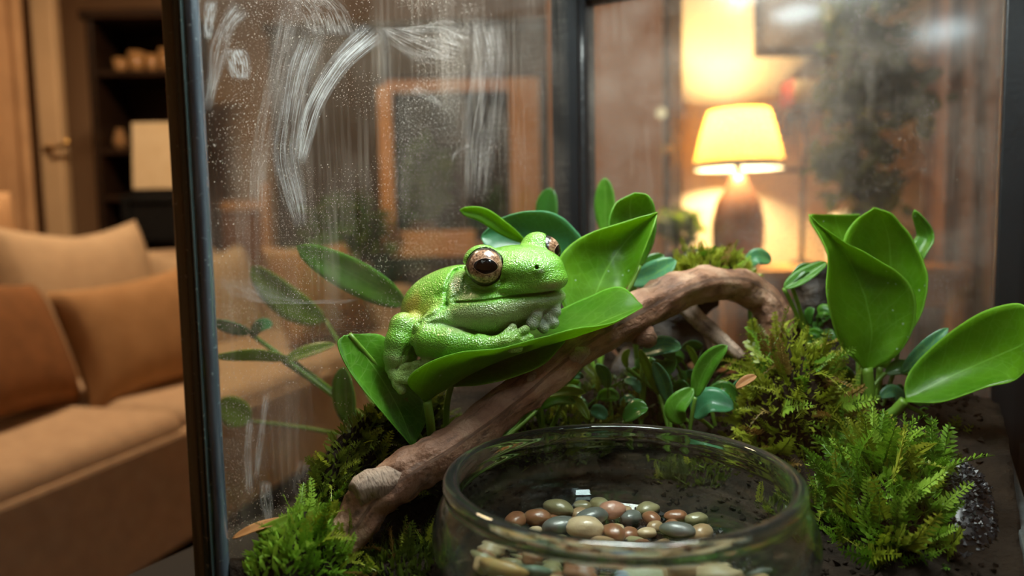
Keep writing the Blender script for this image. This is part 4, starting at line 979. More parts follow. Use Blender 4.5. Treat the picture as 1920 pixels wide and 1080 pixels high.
# house plant that stands on the table outside the left pane
gq = P(745, 930, .50)
p3 = empty('outside_plant', (gq.x, gq.y, ztab), 'soft green potted plant on the table outside the smudged pane', 'plant')
lathe('pot', [(0.0, 0.0), (0.026, 0.0), (0.036, 0.05), (0.039, 0.05), (0.039, 0.043), (0.033, 0.043), (0.0, 0.042)], (gq.x, gq.y, ztab), plain('dark_pot', (0.03, 0.022, 0.018), None, 0.6, 20), p3, 28)
for sp_, w_, m_, ti in (([(760, 572, .45), (700, 535, .445), (630, 498, .44), (556, 462, .436)], 66, 'leaf', 0.35),
        ([(545, 672, .47), (480, 662, .46), (400, 668, .45)], 34, 'leaf_yel', 0.9), ([(530, 678, .47), (575, 662, .47), (628, 646, .47)], 30, 'leaf_yel', 0.8),
        ([(470, 625, .50), (435, 612, .49), (398, 600, .48)], 30, 'leaf_mint', 0.7), ([(470, 628, .50), (490, 612, .49), (512, 608, .49)], 28, 'leaf_mint', 0.6),
        ([(655, 800, .47), (648, 740, .465), (645, 688, .46)], 50, 'leaf', 0.6), ([(610, 600, .60), (540, 560, .60), (470, 500, .60)], 70, 'leaf_yel', 0.6),
        ([(470, 790, .60), (440, 770, .60), (405, 760, .60)], 60, 'leaf_yel', 0.4)):
    blade(sp_, w_, M[m_], p3, ti, 0.3); root_to(sp_[0], 3.5, p3, (gq.x, gq.y, ztab+0.045))

# ------------------------------------------------------------------ moss
def moss_mat(name, c1, c2, c3):
    m, t, out = nt(name); b = N(t, 'BsdfPrincipled'); b.inputs['Roughness'].default_value = 0.4
    oi = N(t, 'ObjectInfo'); tc = N(t, 'TexCoord')
    nz = N(t, 'TexNoise', i_Scale=70.0, i_Detail=3.0); t.links.new(tc.outputs['Object'], nz.inputs['Vector'])
    f = math_(t, 'ADD', math_(t, 'MULTIPLY', oi.outputs['Random'], 0.45), math_(t, 'MULTIPLY', nz.outputs['Fac'], 0.6))
    c = ramp(t, f, [(0.25, c1), (0.5, c2), (0.8, c3)]).outputs[0]
    t.links.new(c, b.inputs['Base Color'])
    tr = N(t, 'BsdfTranslucent'); t.links.new(c, tr.inputs[0])
    mx = N(t, 'MixShader', i_Fac=0.3); t.links.new(b.outputs[0], mx.inputs[1]); t.links.new(tr.outputs[0], mx.inputs[2]); t.links.new(mx.outputs[0], out.inputs[0])
    return m
MOSS = {
 'olive': moss_mat('olive_moss', (0.10, 0.14, 0.008), (0.25, 0.31, 0.015), (0.46, 0.50, 0.06)),
 'green': moss_mat('green_moss', (0.06, 0.15, 0.008), (0.15, 0.32, 0.015), (0.34, 0.52, 0.06)),
 'dark': moss_mat('shade_toned_moss', (0.045, 0.07, 0.008), (0.10, 0.14, 0.012), (0.20, 0.24, 0.03)),  # darker copy of the olive moss: shade of the banks put into the colour
 'dry': moss_mat('dry_moss', (0.14, 0.07, 0.015), (0.25, 0.15, 0.03), (0.38, 0.28, 0.08)),
}
def frond_mesh(seed, n=13, L_=1.0, curl=0.5, wid=0.20):
    """feathery shoot along +z, unit length: a thin stem and paired pointed leaflets"""
    r_ = random.Random(seed); V = []; F = []
    sx = r_.uniform(-1, 1)*0.12
    def sp_(t): return Vector((curl*t*t*0.5+sx*math.sin(t*4), sx*t, t*(1-0.18*curl*t)))
    for k in range(7):                       # stem: three sided
        t = k/6; c = sp_(t); rr = 0.022*(1-0.75*t)
        for a in (0, 2.09, 4.19): V.append(c+Vector((rr*math.cos(a), rr*math.sin(a), 0)))
    for k in range(6):
        for a in range(3): F.append((k*3+a, k*3+(a+1) % 3, k*3+3+(a+1) % 3, k*3+3+a))
    for k in range(n):
        t = 0.12+0.86*k/n; c = sp_(t); l_ = wid*(1.1-0.75*t)*r_.uniform(0.8, 1.25)
        for s_ in (-1, 1, 0):
            if s_ == 0 and k % 2: continue
            a = (s_*1.35+r_.uniform(-.35, .35)) if s_ else 3.14+r_.uniform(-.5, .5)
            d = Vector((-math.cos(a)*0.45+0.1, math.sin(a), 0.75)).normalized(); sd = d.cross(Vector((-1, 0, 0.3))).normalized()*l_*0.2
            i = len(V); m_ = c+d*l_*0.5; V += [c, m_+sd+Vector((-.02*l_, 0, 0)), c+d*l_+Vector((0, 0, -0.12*l_)), m_-sd]
            F += [(i, i+1, i+2), (i, i+2, i+3)]
    me = bpy.data.meshes.new('moss_frond'); me.from_pydata([tuple(v) for v in V], [], F); me.update(); return me
FR = [frond_mesh(s_, curl=c_, wid=w_) for s_, c_, w_ in ((1, 0.3, 0.22), (2, 0.9, 0.20), (3, 0.6, 0.26), (4, 1.2, 0.18), (5, 0.1, 0.24))]
FRM = {}
for key, mt in MOSS.items():
    FRM[key] = []
    for me in FR:
        m_ = me.copy(); m_.materials.append(mt); FRM[key].append(m_)
def clear(p, m_=0.004):
    a = (p-TL).dot(e1); b = (p-TL).dot(e2)
    if not (m_ < a < LEN1-m_ and m_ < b < LEN2-0.013): return False
    if a > LEN1-0.017 and (b < 0.017 or b > LEN2-0.018): return False
    return not (math.hypot(p.x-BOWL.x, p.y-BOWL.y) < 0.0735 and p.z < BOWL.z+0.006)
def pull(p, m_=0.004):
    a = (p-TL).dot(e1); b = (p-TL).dot(e2); a2 = min(max(a, m_), LEN1-m_); b2 = min(max(b, m_), LEN2-0.013)
    p = p+e1*(a2-a)+e2*(b2-b); d = Vector((p.x-BOWL.x, p.y-BOWL.y, 0))
    if d.length < 0.0735 and p.z < BOWL.z+0.006: p = p+d.normalized()*(0.0735-d.length)
    return p
def moss(label, c, rx, ry, h, n_f, n_fuzz, pal, flen, seed, yaw=0.0, up=0.5, name='moss_clump', mat_cushion=None, phimax=1.5, fuzz=0.0042, lo=0.0):
    rnd = random.Random(seed); c = Vector(c); Rz = Matrix.Rotation(yaw, 3, 'Z')
    r = empty(name, c, label, 'moss')
    def surf(th, ph):
        b = 1+0.16*mnoise.noise(Vector((math.cos(th)*1.7+seed, math.sin(th)*1.7, ph*1.5)))
        p = Vector((rx*math.cos(th)*math.sin(ph), ry*math.sin(th)*math.sin(ph), h*math.cos(ph)))*b
        n = Vector((math.cos(th)*math.sin(ph)/rx, math.sin(th)*math.sin(ph)/ry, math.cos(ph)/h)).normalized()
        return c+Rz @ p, Rz @ n
    V = []; F = []; a_, b_ = 24, 9
    for j in range(b_+1):
        for i in range(a_): V.append(pull(surf(2*math.pi*i/a_, 0.02+1.65*j/b_)[0]))
    for j in range(b_):
        for i in range(a_): F.append((j*a_+i, (j+1)*a_+i, (j+1)*a_+(i+1) % a_, j*a_+(i+1) % a_))
    F.append(tuple(range(a_)))
    mobj('peat_core', V, F, M['soil'], r)
    V = []; F = []
    for k in range(n_fuzz):
        p, n = surf(rnd.uniform(0, 6.283), math.acos(1-rnd.random()*(1-math.cos(phimax)))); 
        d = (n+Vector((rnd.gauss(0, .6), rnd.gauss(0, .6), rnd.gauss(up, .5)))).normalized(); l_ = fuzz*rnd.uniform(0.5, 1.5)
        if not (clear(p, .003) and clear(p+d*l_, .003)): continue
        s_ = d.cross(Vector((rnd.gauss(0, 1), rnd.gauss(0, 1), rnd.gauss(0, 1)))).normalized()*l_*0.16
        i = len(V); V += [p-s_*0.6, p+s_*0.6, p+d*l_*0.55+s_, p+d*l_, p+d*l_*0.55-s_]; F += [(i, i+1, i+2), (i, i+2, i+4), (i+2, i+3, i+4)]
    if n_fuzz: mobj('moss_fuzz', V, F, MOSS[pal[0]], r, smooth=False, kind='stuff')
    for k in range(n_f):
        for _ in range(12):
            p, n = surf(rnd.uniform(0, 6.283), math.acos(1-(lo+(1-lo)*rnd.random())*(1-math.cos(phimax))))
            d = (n+Vector((rnd.gauss(0, .35), rnd.gauss(0, .35), up+rnd.gauss(0, .3)))).normalized()
            if clear(p) and all(clear(p+d*flen*1.3+v_*flen*0.55) for v_ in (e1, -e1, e2, -e2)): break
        else: continue
        key = rnd.choice(pal)
        o = bpy.data.objects.new('frond', rnd.choice(FRM[key]))
        z = d; x = z.cross(Vector((rnd.gauss(0, 1), rnd.gauss(0, 1), rnd.gauss(0, 1)))).normalized(); y = z.cross(x)
        l_ = flen*rnd.uniform(0.6, 1.35)
        Mx = (Matrix((x, y, z)).transposed()*l_).to_4x4(); Mx.translation = p-d*l_*0.12
        put(o, r); o.matrix_basis = Mx
    return r
def gxy(px, d): q = P(px, 540, d); return q.x, q.y
x, y = gxy(1672, .325); moss('bright green feathery moss clump between the bowl and the black grit', (x, y, .735), .042, .030, .036, 230, 3600, ['green', 'green', 'green', 'olive'], .024, 1, TYAW)
x, y = gxy(1600, .355); moss('low green moss tuft tucked behind the bright feathery clump', (x, y, .738), .022, .02, .028, 50, 900, ['green', 'olive', 'dark'], .019, 21)
x, y = gxy(1485, .380); moss('tall olive moss tuft covering a stump at the end of the driftwood', (x, y, .742), .030, .026, .072, 250, 3000, ['olive', 'olive', 'olive', 'green', 'dry'], .020, 2, up=0.35, phimax=1.5)
q = P(1330, 512, .455); moss('small olive moss cushion on top of the dark cork bark', (q.x, q.y, q.z-0.006), .026, .018, .017, 70, 1500, ['olive', 'olive', 'dry', 'green'], .013, 3, fuzz=.005)
x, y = gxy(548, .283); moss('green moss bank against the smudged glass beside the branch foot', (x, y, .730), .036, .018, .034, 90, 2600, ['green', 'green', 'olive'], .014, 4, TYAW+0.25)
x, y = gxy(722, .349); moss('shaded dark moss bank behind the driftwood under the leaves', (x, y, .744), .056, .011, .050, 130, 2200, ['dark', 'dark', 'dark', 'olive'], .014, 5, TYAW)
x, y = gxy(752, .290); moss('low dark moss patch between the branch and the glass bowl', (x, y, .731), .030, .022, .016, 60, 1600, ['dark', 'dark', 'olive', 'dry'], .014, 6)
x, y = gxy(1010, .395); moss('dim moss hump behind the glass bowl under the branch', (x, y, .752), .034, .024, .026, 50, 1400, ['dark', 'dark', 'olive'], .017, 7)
x, y = gxy(1180, .42); moss('shade-darkened moss hump under the driftwood arch', (x, y, .760), .045, .022, .028, 40, 1400, ['dark'], .018, 8)
x, y = gxy(1790, .388); moss('sparse straggly moss at the foot of the black corner post', (x, y, .735), .036, .026, .020, 70, 1200, ['olive', 'green', 'dark'], .024, 9, up=0.8)
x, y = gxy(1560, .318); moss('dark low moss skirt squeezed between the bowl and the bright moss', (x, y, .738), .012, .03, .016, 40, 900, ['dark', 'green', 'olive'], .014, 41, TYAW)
x, y = gxy(1880, .385); moss('shaded moss strip along the inner lip of the tank', (x-.012, y, .738), .040, .012, .012, 40, 700, ['dark', 'olive'], .016, 42, TYAW)
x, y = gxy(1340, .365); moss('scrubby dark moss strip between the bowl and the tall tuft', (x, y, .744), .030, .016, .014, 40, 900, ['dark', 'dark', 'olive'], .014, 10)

# straggling runner by the corner post
q0 = P(1780, 870, .372)
o = empty('moss_runner', q0, 'thin pale green runner looping before the black corner post', 'moss')
stalk([(1770, 905, .372), (1796, 915, .37), (1826, 935, .368), (1846, 955, .366), (1856, 945, .366), (1858, 905, .367), (1862, 880, .368)], 5, o, MOSS['olive'], 'runner')
stalk([(1836, 935, .368), (1848, 915, .367), (1850, 895, .367), (1836, 880, .368), (1810, 872, .37), (1770, 868, .374)], 5, o, MOSS['olive'], 'runner')
stalk([(1850, 905, .367), (1858, 890, .367), (1858, 862, .367), (1846, 858, .367)], 3, o, MOSS['green'], 'runner')

# black grit heap
rnd = random.Random(5); V = []; F = []
gx, gy = gxy(1812, .322)
for k in range(900):
    a = rnd.uniform(0, 6.283); rr = math.sqrt(rnd.random()); p = Vector((gx, gy, 0))+e1*(rr*math.cos(a)*0.045)+e2*(rr*math.sin(a)*0.018)
    z = 0.742+0.026*(1-rr*rr)+rnd.uniform(-.001, .001); s_ = rnd.uniform(.0007, .0018); i = len(V)
    rot = Matrix.Rotation(rnd.uniform(0, 6), 3, Vector((rnd.gauss(0, 1), rnd.gauss(0, 1), rnd.gauss(0, 1))))
    for v in ((1, 0, 0), (-1, 0, 0), (0, .8, 0), (0, -.9, 0), (0, 0, .7), (0, 0, -.7)): V.append(Vector((p.x, p.y, z))+rot @ Vector(v)*s_*rnd.uniform(.7, 1.2))
    for f in ((0, 2, 4), (2, 1, 4), (1, 3, 4), (3, 0, 4), (2, 0, 5), (1, 2, 5), (3, 1, 5), (0, 3, 5)): F.append(tuple(i+x_ for x_ in f))
o = mobj('black_grit', V, F, M['grit'], None, smooth=False); tag(o, 'heap of glinting black grit beside the bright feathery moss', 'grit', kind='stuff')
V = []; F = []
for j in range(7):
    for i in range(24):
        a = 2*math.pi*i/24; rr = j/6; p = Vector((gx, gy, 0))+e1*(rr*math.cos(a)*0.047)+e2*(rr*math.sin(a)*0.020); V.append((p.x, p.y, 0.740+0.026*(1-rr*rr)-(0.02 if j == 6 else 0)))
for j in range(6):
    for i in range(24): F.append((j*24+i, (j+1)*24+i, (j+1)*24+(i+1) % 24, j*24+(i+1) % 24))
mobj('grit_core', V, F, M['grit'], o)
# soil crumbs
V = []; F = []
for k in range(2600):
    q = tk(rnd.uniform(0.01, LEN1-0.01), rnd.uniform(0.01, LEN2-0.02), 0)
    if math.hypot(q.x-BOWL.x, q.y-BOWL.y) < 0.078: continue
    z = ground(q.x, q.y); s_ = rnd.uniform(.0008, .0026); i = len(V)
    rot = Matrix.Rotation(rnd.uniform(0, 6), 3, Vector((rnd.gauss(0, 1), rnd.gauss(0, 1), rnd.gauss(0, 1))))
    for v in ((1, 0, 0), (-1, 0, 0), (0, .8, 0), (0, -.9, 0), (0, 0, .7), (0, 0, -.7)): V.append(Vector((q.x, q.y, z+s_*.3))+rot @ Vector(v)*s_*rnd.uniform(.7, 1.2))
    for f in ((0, 2, 4), (2, 1, 4), (1, 3, 4), (3, 0, 4), (2, 0, 5), (1, 2, 5), (3, 1, 5), (0, 3, 5)): F.append(tuple(i+x_ for x_ in f))
mobj('crumbs', V, F, M['soil'], soil, smooth=False, kind='stuff')
# dead leaf on the left moss bank
M['dead'] = leaf_mat('dead_leaf', (0.36, 0.13, 0.03), (0.5, 0.24, 0.08), 0.2, 0.6, vein=(0.5, 0.3, 0.12), tcol=(0.5, 0.25, 0.05))
dl = empty('dead_leaf', P(510, 1000, .283), 'torn orange brown dead leaf lying on the moss bank by the glass', 'leaf')
blade([(436, 1010, .276), (490, 988, .279), (555, 972, .284)], 26, M['dead'], dl, 1.0, 0.3, name='blade'); blade([(480, 998, .277), (520, 986, .278), (560, 964, .281)], 24, M['leaf_yel'], dl, 0.6, 0.3, name='torn_blade')
dl2 = empty('dead_leaf', P(1395, 715, .365), 'small curled orange dead leaf caught on the tall moss tuft', 'leaf')
blade([(1380, 728, .352), (1400, 715, .352), (1418, 705, .352)], 18, M['dead'], dl2, 0.6, 0.5, name='blade')

# ------------------------------------------------------------------ glass bowl, water, pebbles
m, t, out = nt('bowl_glass'); g = N(t, 'BsdfGlass', i_IOR=1.46, i_Roughness=0.0); g.inputs[0].default_value = (0.94, 0.975, 0.955, 1); df = N(t, 'BsdfDiffuse'); df.inputs[0].default_value = (0.75, 0.8, 0.76, 1); mx = N(t, 'MixShader', i_Fac=0.012); t.links.new(g.outputs[0], mx.inputs[1]); t.links.new(df.outputs[0], mx.inputs[2]); t.links.new(mx.outputs[0], out.inputs[0]); M['bowl'] = m
zr = BOWL.z-ZBOWL; rr_ = 325*0.27/FPX
outer = [(0.0, 0.0), (0.046, 0.0), (0.056, 0.003), (0.0655, 0.011), (0.0705, 0.0205), (0.0695, zr-0.014), (0.0665, zr-0.0075), (rr_+0.0016, zr-0.0045), (rr_+0.0030, zr-0.0018), (rr_+0.0022, zr+0.0008), (rr_, zr+0.0016), (rr_-0.0022, zr+0.0008), (rr_-0.0032, zr-0.0018)]
inner = [(rr_-0.0026, zr-0.0052), (0.0660, zr-0.0125), (0.0672, 0.0205), (0.062, 0.0125), (0.054, 0.0065), (0.045, 0.0045), (0.0, 0.0040)]
prof = cr(outer, 60).tolist()+cr(inner, 40).tolist()
bowl = empty('glass_bowl', (BOWL.x, BOWL.y, ZBOWL), 'round clear glass bowl with rolled rim holding water and pebbles', 'bowl')
lathe('bowl_body', [(max(r_, 0.0), z) for r_, z in prof], (BOWL.x, BOWL.y, ZBOWL), M['bowl'], bowl, 128)
m, t, out = nt('water_surface')
tr = N(t, 'BsdfTransparent'); tr.inputs[0].default_value = (0.95, 0.97, 0.95, 1); gl = N(t, 'BsdfGlossy'); gl.inputs['Roughness'].default_value = 0.02
nz = N(t, 'TexNoise', i_Scale=60.0); tc = N(t, 'TexCoord'); t.links.new(tc.outputs['Object'], nz.inputs['Vector'])
bp = N(t, 'Bump', i_Strength=0.06, i_Distance=0.002); t.links.new(nz.outputs['Fac'], bp.inputs['Height']); t.links.new(bp.outputs[0], gl.inputs['Normal'])
mx = N(t, 'MixShader'); t.links.new(schlick(t, 0.02), mx.inputs[0]); t.links.new(tr.outputs[0], mx.inputs[1]); t.links.new(gl.outputs[0], mx.inputs[2]); t.links.new(mx.outputs[0], out.inputs[0])
wt = lathe('water', [(0.0, 0.0235), (0.03, 0.0235), (0.0662, 0.0235), (0.0668, 0.0240)], (BOWL.x, BOWL.y, ZBOWL), m, None, 96)
tag(wt, 'shallow still water in the glass bowl over the pebbles', 'water')
PEB = {}
for nm, a, b in (('tan', (0.42, 0.28, 0.15), (0.32, 0.20, 0.10)), ('cream', (0.62, 0.48, 0.30), (0.50, 0.37, 0.21)), ('rust', (0.30, 0.13, 0.06), (0.22, 0.09, 0.045)), ('grey', (0.16, 0.17, 0.15), (0.10, 0.11, 0.10)), ('green', (0.14, 0.20, 0.14), (0.09, 0.14, 0.10)), ('pink', (0.48, 0.24, 0.16), (0.38, 0.18, 0.12)), ('olive', (0.30, 0.27, 0.14), (0.22, 0.19, 0.09)), ('pale', (0.55, 0.55, 0.38), (0.44, 0.44, 0.28)), ('amber', (0.52, 0.33, 0.13), (0.42, 0.24, 0.08)), ('blue', (0.20, 0.27, 0.36), (0.14, 0.20, 0.28))):
    PEB[nm] = plain('pebble_'+nm, a, b, 0.28, 130.0, 0.15, 700, coat=0.3)
def pebble(c, a, b, h_, yaw, mat, label, group, seed):
    bm = bmesh.new(); bmesh.ops.create_icosphere(bm, subdivisions=3, radius=1)
    for v in bm.verts:
        k = 1+0.13*mnoise.noise(v.co*1.1+Vector((seed*3.1, 0, seed))); v.co = Vector((math.copysign(abs(v.co.x)**0.9, v.co.x)*a, v.co.y*b, v.co.z*h_))*k
    bmesh.ops.transform(bm, matrix=Matrix.Translation(c) @ Matrix.Rotation(yaw, 4, 'Z') @ Matrix.Rotation(random.uniform(-.25, .25), 4, 'X'), verts=bm.verts)
    o = bobj('pebble', bm, mat, None, True); return tag(o, label, 'pebble', group)
ZF = ZBOWL+0.0048
placed = []
def at_z(px, py, z):
    v = _F + XC*((px-960)/FPX) - YC*((py-540)/FPX); k = (z-CAM.z)/v.z; return CAM+v*k
named = [  # px, py, half length mm, half width, half height, material, label
 (945, 1066, 8.2, 5.6, 4.2, 'amber', 'large amber oval pebble with a pale end in the glass bowl'),
 (1003, 1057, 6.0, 4.4, 3.4, 'green', 'grey green oval pebble beside the large amber one'),
 (1205, 1060, 6.4, 5.0, 4.0, 'pale', 'smooth pale green oval pebble beside the tan triangular one'),
 (1345, 1062, 7.2, 5.0, 4.0, 'cream', 'large cream tan oval pebble on the bowl side nearest the bright moss'),
 (1288, 1045, 6.6, 4.4, 3.6, 'tan', 'tan blunt triangular pebble next to the large cream tan one'),
 (1090, 1055, 5.8, 4.0, 3.2, 'rust', 'dark rust red pebble in the middle of the bowl'),
 (1097, 990, 6.4, 4.8, 3.8, 'cream', 'cream oval pebble under the centre of the water'),
 (1038, 946, 5.8, 4.8, 3.4, 'olive', 'olive tan rounded pebble apart from the rest'),
 (1148, 956, 5.0, 4.0, 3.2, 'pink', 'salmon pink pebble behind the cream oval one'),
 (1008, 970, 5.0, 3.6, 3.0, 'rust', 'reddish tan pebble on the heap below the olive one'),
 (1110, 968, 6.2, 4.4, 3.0, 'grey', 'grey flat pebble between the cream and salmon ones'),
 (1050, 985, 6.4, 4.6, 3.0, 'grey', 'wide slate grey pebble under the heap of tan ones'),
 (1270, 993, 6.2, 4.0, 2.8, 'grey', 'pale grey flat pebble standing alone in the water'),
 (1170, 1072, 4.6, 4.0, 3.0, 'blue', 'small blue grey pebble between the rust and pale green ones'),
]
for i, (px, py, a, b, h_, mt, lb) in enumerate(named):
    z = ZF+0.006+h_*0.001*0.6; q = at_z(px, py, z)
    dd = math.hypot(q.x-BOWL.x, q.y-BOWL.y)
    if dd > 0.050: q = Vector((BOWL.x+(q.x-BOWL.x)*0.050/dd, BOWL.y+(q.y-BOWL.y)*0.050/dd, q.z))
    pebble(q, a*1.2/1000, b*1.2/1000, h_*1.15/1000, random.uniform(-.5, .5), PEB[mt], lb, 'pebbles in the glass bowl', i)
    placed.append((q.x, q.y, a*0.9/1000))
names = {'tan': 'small tan pebble in the heap on the floor of the bowl', 'rust': 'small rust brown pebble in the heap on the floor of the bowl', 'grey': 'small grey pebble in the heap on the floor of the bowl', 'cream': 'small cream pebble in the heap on the floor of the bowl', 'olive': 'small olive brown pebble in the heap on the floor of the bowl'}
rnd = random.Random(12); cnt = 0; tries = 0
while cnt < 110 and tries < 20000:
    tries += 1
    a = rnd.uniform(0, 6.283); rr = 0.0535*math.sqrt(rnd.random()); x = BOWL.x+rr*math.cos(a); y = BOWL.y+rr*math.sin(a)
    s_ = rnd.uniform(.0034, .0056)
    if x-BOWL.x > 0.012+rnd.uniform(0, .03) and y > BOWL.y-0.01: continue       # the right rear of the floor is bare dark grit
    if any(math.hypot(x-p[0], y-p[1]) < (s_+p[2])*0.80 for p in placed): continue
    lvl = 0.0 if rr > 0.05 else rnd.choice((0.0, 0.0025))
    z0_ = ZF+max(0, (rr-0.046))*0.55
    mt = rnd.choice(('tan', 'tan', 'rust', 'grey', 'rust', 'cream', 'olive'))
    pebble(Vector((x, y, z0_+s_*0.62+lvl)), s_*1.15, s_*0.9, s_*0.62, rnd.uniform(0, 3), PEB[mt], names[mt], mt+' pebbles in the heap in the bowl', 40+cnt); placed.append((x, y, s_)); cnt += 1
# dark grit under the pebbles
V = []; F = []
for k in range(1500):
    a = rnd.uniform(0, 6.283); rr = 0.0535*math.sqrt(rnd.random()); s_ = rnd.uniform(.0006, .0016); i = len(V)
    c = Vector((BOWL.x+rr*math.cos(a), BOWL.y+rr*math.sin(a), ZF+max(0, rr-.046)*.6+s_*.5+(0.003*rnd.random() if rr < 0.05 else 0)))
    rot = Matrix.Rotation(rnd.uniform(0, 6), 3, Vector((rnd.gauss(0, 1), rnd.gauss(0, 1), rnd.gauss(0, 1))))
    for v in ((1, 0, 0), (-1, 0, 0), (0, .8, 0), (0, -.9, 0), (0, 0, .7), (0, 0, -.7)): V.append(c+rot @ Vector(v)*s_*rnd.uniform(.7, 1.3))
    for f in ((0, 2, 4), (2, 1, 4), (1, 3, 4), (3, 0, 4), (2, 0, 5), (1, 2, 5), (3, 1, 5), (0, 3, 5)): F.append(tuple(i+x_ for x_ in f))
o = mobj('bowl_grit', V, F, M['grit'], None, smooth=False); tag(o, 'dark grit scattered between the pebbles in the glass bowl', 'grit', kind='stuff')

# ================================================================== the frog
# modelled as a distance field in a frame that is tied to its own seat on the leaf; unit = about a quarter millimetre
FO = P(890, 560, 0.338); UNIT = 0.338/FPX
GX = XC.copy(); GZ = -(FO-CAM).normalized(); GY = GZ.cross(GX).normalized(); GX = GY.cross(GZ).normalized()
def w2(p): return FO + (GX*(p[0]-890) + GY*(560-p[1]) + GZ*p[2])*UNIT      # (x, y down, w towards the viewer)
VOX = 1.7
bx = np.array([[705, 1075], [418, 745], [-165, 125]], dtype=np.float32)
xs, ys, ws = [np.arange(a, b, VOX, dtype=np.float32) for a, b in bx]
X_, Y_, W_ = np.meshgrid(xs, ys, ws, indexing='ij', sparse=True)
D = np.full((len(xs), len(ys), len(ws)), 60.0, dtype=np.float32)
def smin(a, b, k):
    h = np.clip(0.5+0.5*(b-a)/k, 0, 1); return b*(1-h)+a*h-k*h*(1-h)
def ell(c, r, axes=None):
    """approximate distance to an ellipsoid; axes rows are its own directions (x right, y down, w)"""
    dx, dy, dw = X_-c[0], Y_-c[1], W_-c[2]
    if axes is None: axes = np.eye(3)
    q = [(dx*np.float32(a[0])+dy*np.float32(a[1])+dw*np.float32(a[2])) for a in axes]
    k0 = np.sqrt(sum((qi/np.float32(ri))**2 for qi, ri in zip(q, r)))
    k1 = np.sqrt(sum((qi/np.float32(ri*ri))**2 for qi, ri in zip(q, r)))+1e-6
    return (k0*(k0-1)/k1).astype(np.float32)
def cone(a, b, ra, rb):
    a = np.array(a, dtype=np.float32); b = np.array(b, dtype=np.float32); d = b-a; L2 = float(d@d)
    t_ = np.clip(((X_-a[0])*d[0]+(Y_-a[1])*d[1]+(W_-a[2])*d[2])/L2, 0, 1)
    return (np.sqrt((X_-a[0]-t_*d[0])**2+(Y_-a[1]-t_*d[1])**2+(W_-a[2]-t_*d[2])**2)-(ra+(rb-ra)*t_)).astype(np.float32)
def chain(pts, k=4.0):
    f = None
    for (x0, y0, w0, r0), (x1, y1, w1, r1) in zip(pts, pts[1:]):
        c = cone((x0, y0, w0), (x1, y1, w1), r0, r1); f = c if f is None else smin(f, c, k)
    return f
def add(f, k):
    global D
    D = smin(D, f, k)
def nrm(v): v = np.array(v, dtype=float); return v/np.linalg.norm(v)
# axes as (x, y down, w): forward, to the frog's left, up
HF = nrm((0.643, 0.10, 0.766)); HL = np.array((0.766, -0.16, -0.643)); HL = nrm(HL-HF*(HL@HF)); HU = np.cross(HL, HF); HU = HU if HU[1] < 0 else -HU
HM = np.array((975., 484., 0.))
def hd(f, l, h): return HM+HF*f+HL*l+HU*h
HA = np.array([HF, HL, HU])
EN = np.array((909., 502., 48.)); EF = np.array((1026., 467., -46.))
# trunk
BF = nrm((0.72, -0.10, 0.69)); BL = nrm(np.cross(BF, (0, 1, 0))); BL = BL if BL[0] > 0 else -BL; BU = np.cross(BL, BF); BU = BU if BU[1] < 0 else -BU
BA = np.array([BF, BL, BU])
D = ell((862, 572, -52), (112, 82, 78), BA)
add(ell((812, 588, -70), (70, 66, 66), BA), 25)
add(ell((872, 605, -5), (78, 52, 66)), 25)
# head
add(ell(hd(2, -6, -14), (94, 74, 40), HA), 16)
add(ell(hd(28, -2, -32), (74, 60, 28), HA), 16)
add(ell(hd(76, -2, -38), (28, 38, 18), HA), 14)
add(ell(hd(-14, -6, -44), (100, 88, 28), HA), 14)
# brow bumps
add(ell(EN+np.array((-4, -8, -16)), (37, 34, 36)), 14)
add(ell(EF+np.array((-14, -4, 0)), (34, 34, 38)), 12)
# lower jaw and throat
jaw = smin(ell(hd(10, -4, -72), (84, 76, 26), HA), ell((905, 590, 28), (66, 40, 52)), 22)
jaw = smin(jaw, ell((934, 580, 42), (62, 30, 38)), 20)
add(jaw, 6)
# near arm
add(chain([(862, 596, 20, 26), (822, 600, 36, 22), (800, 618, 44, 24)], 8), 10)
add(chain([(806, 637, 46, 33), (850, 642, 66, 31), (900, 644, 82, 20), (925, 641, 86, 14)], 8), 5)
add(chain([(922, 641, 86, 14), (945, 636, 88, 13), (962, 630, 86, 10)], 6), 5)
for f in ([(940, 636, 88, 9), (962, 624, 84, 7), (980, 616, 78, 9)], [(945, 640, 88, 8), (970, 636, 84, 7), (988, 631, 78, 9)], [(935, 642, 90, 8), (955, 648, 92, 7), (968, 648, 90, 8)], [(930, 634, 86, 8), (948, 620, 80, 6), (958, 612, 74, 8)]): add(chain(f, 4), 3)
# far arm and its pale hand
add(chain([(945, 600, 10, 24), (985, 600, 22, 15), (1004, 594, 28, 12)], 8), 8)
for f in ([(1004, 594, 34, 11), (1014, 574, 40, 11), (1010, 570, 48, 10), (1002, 592, 58, 10), (994, 606, 60, 12)], [(1008, 590, 34, 11), (1026, 570, 36, 11), (1035, 570, 40, 12), (1037, 584, 44, 12)], [(1010, 596, 36, 10), (1026, 592, 42, 10), (1033, 604, 46, 12)], [(1000, 600, 36, 9), (1012, 610, 50, 9), (1016, 614, 52, 10)]): add(chain(f, 4), 3)
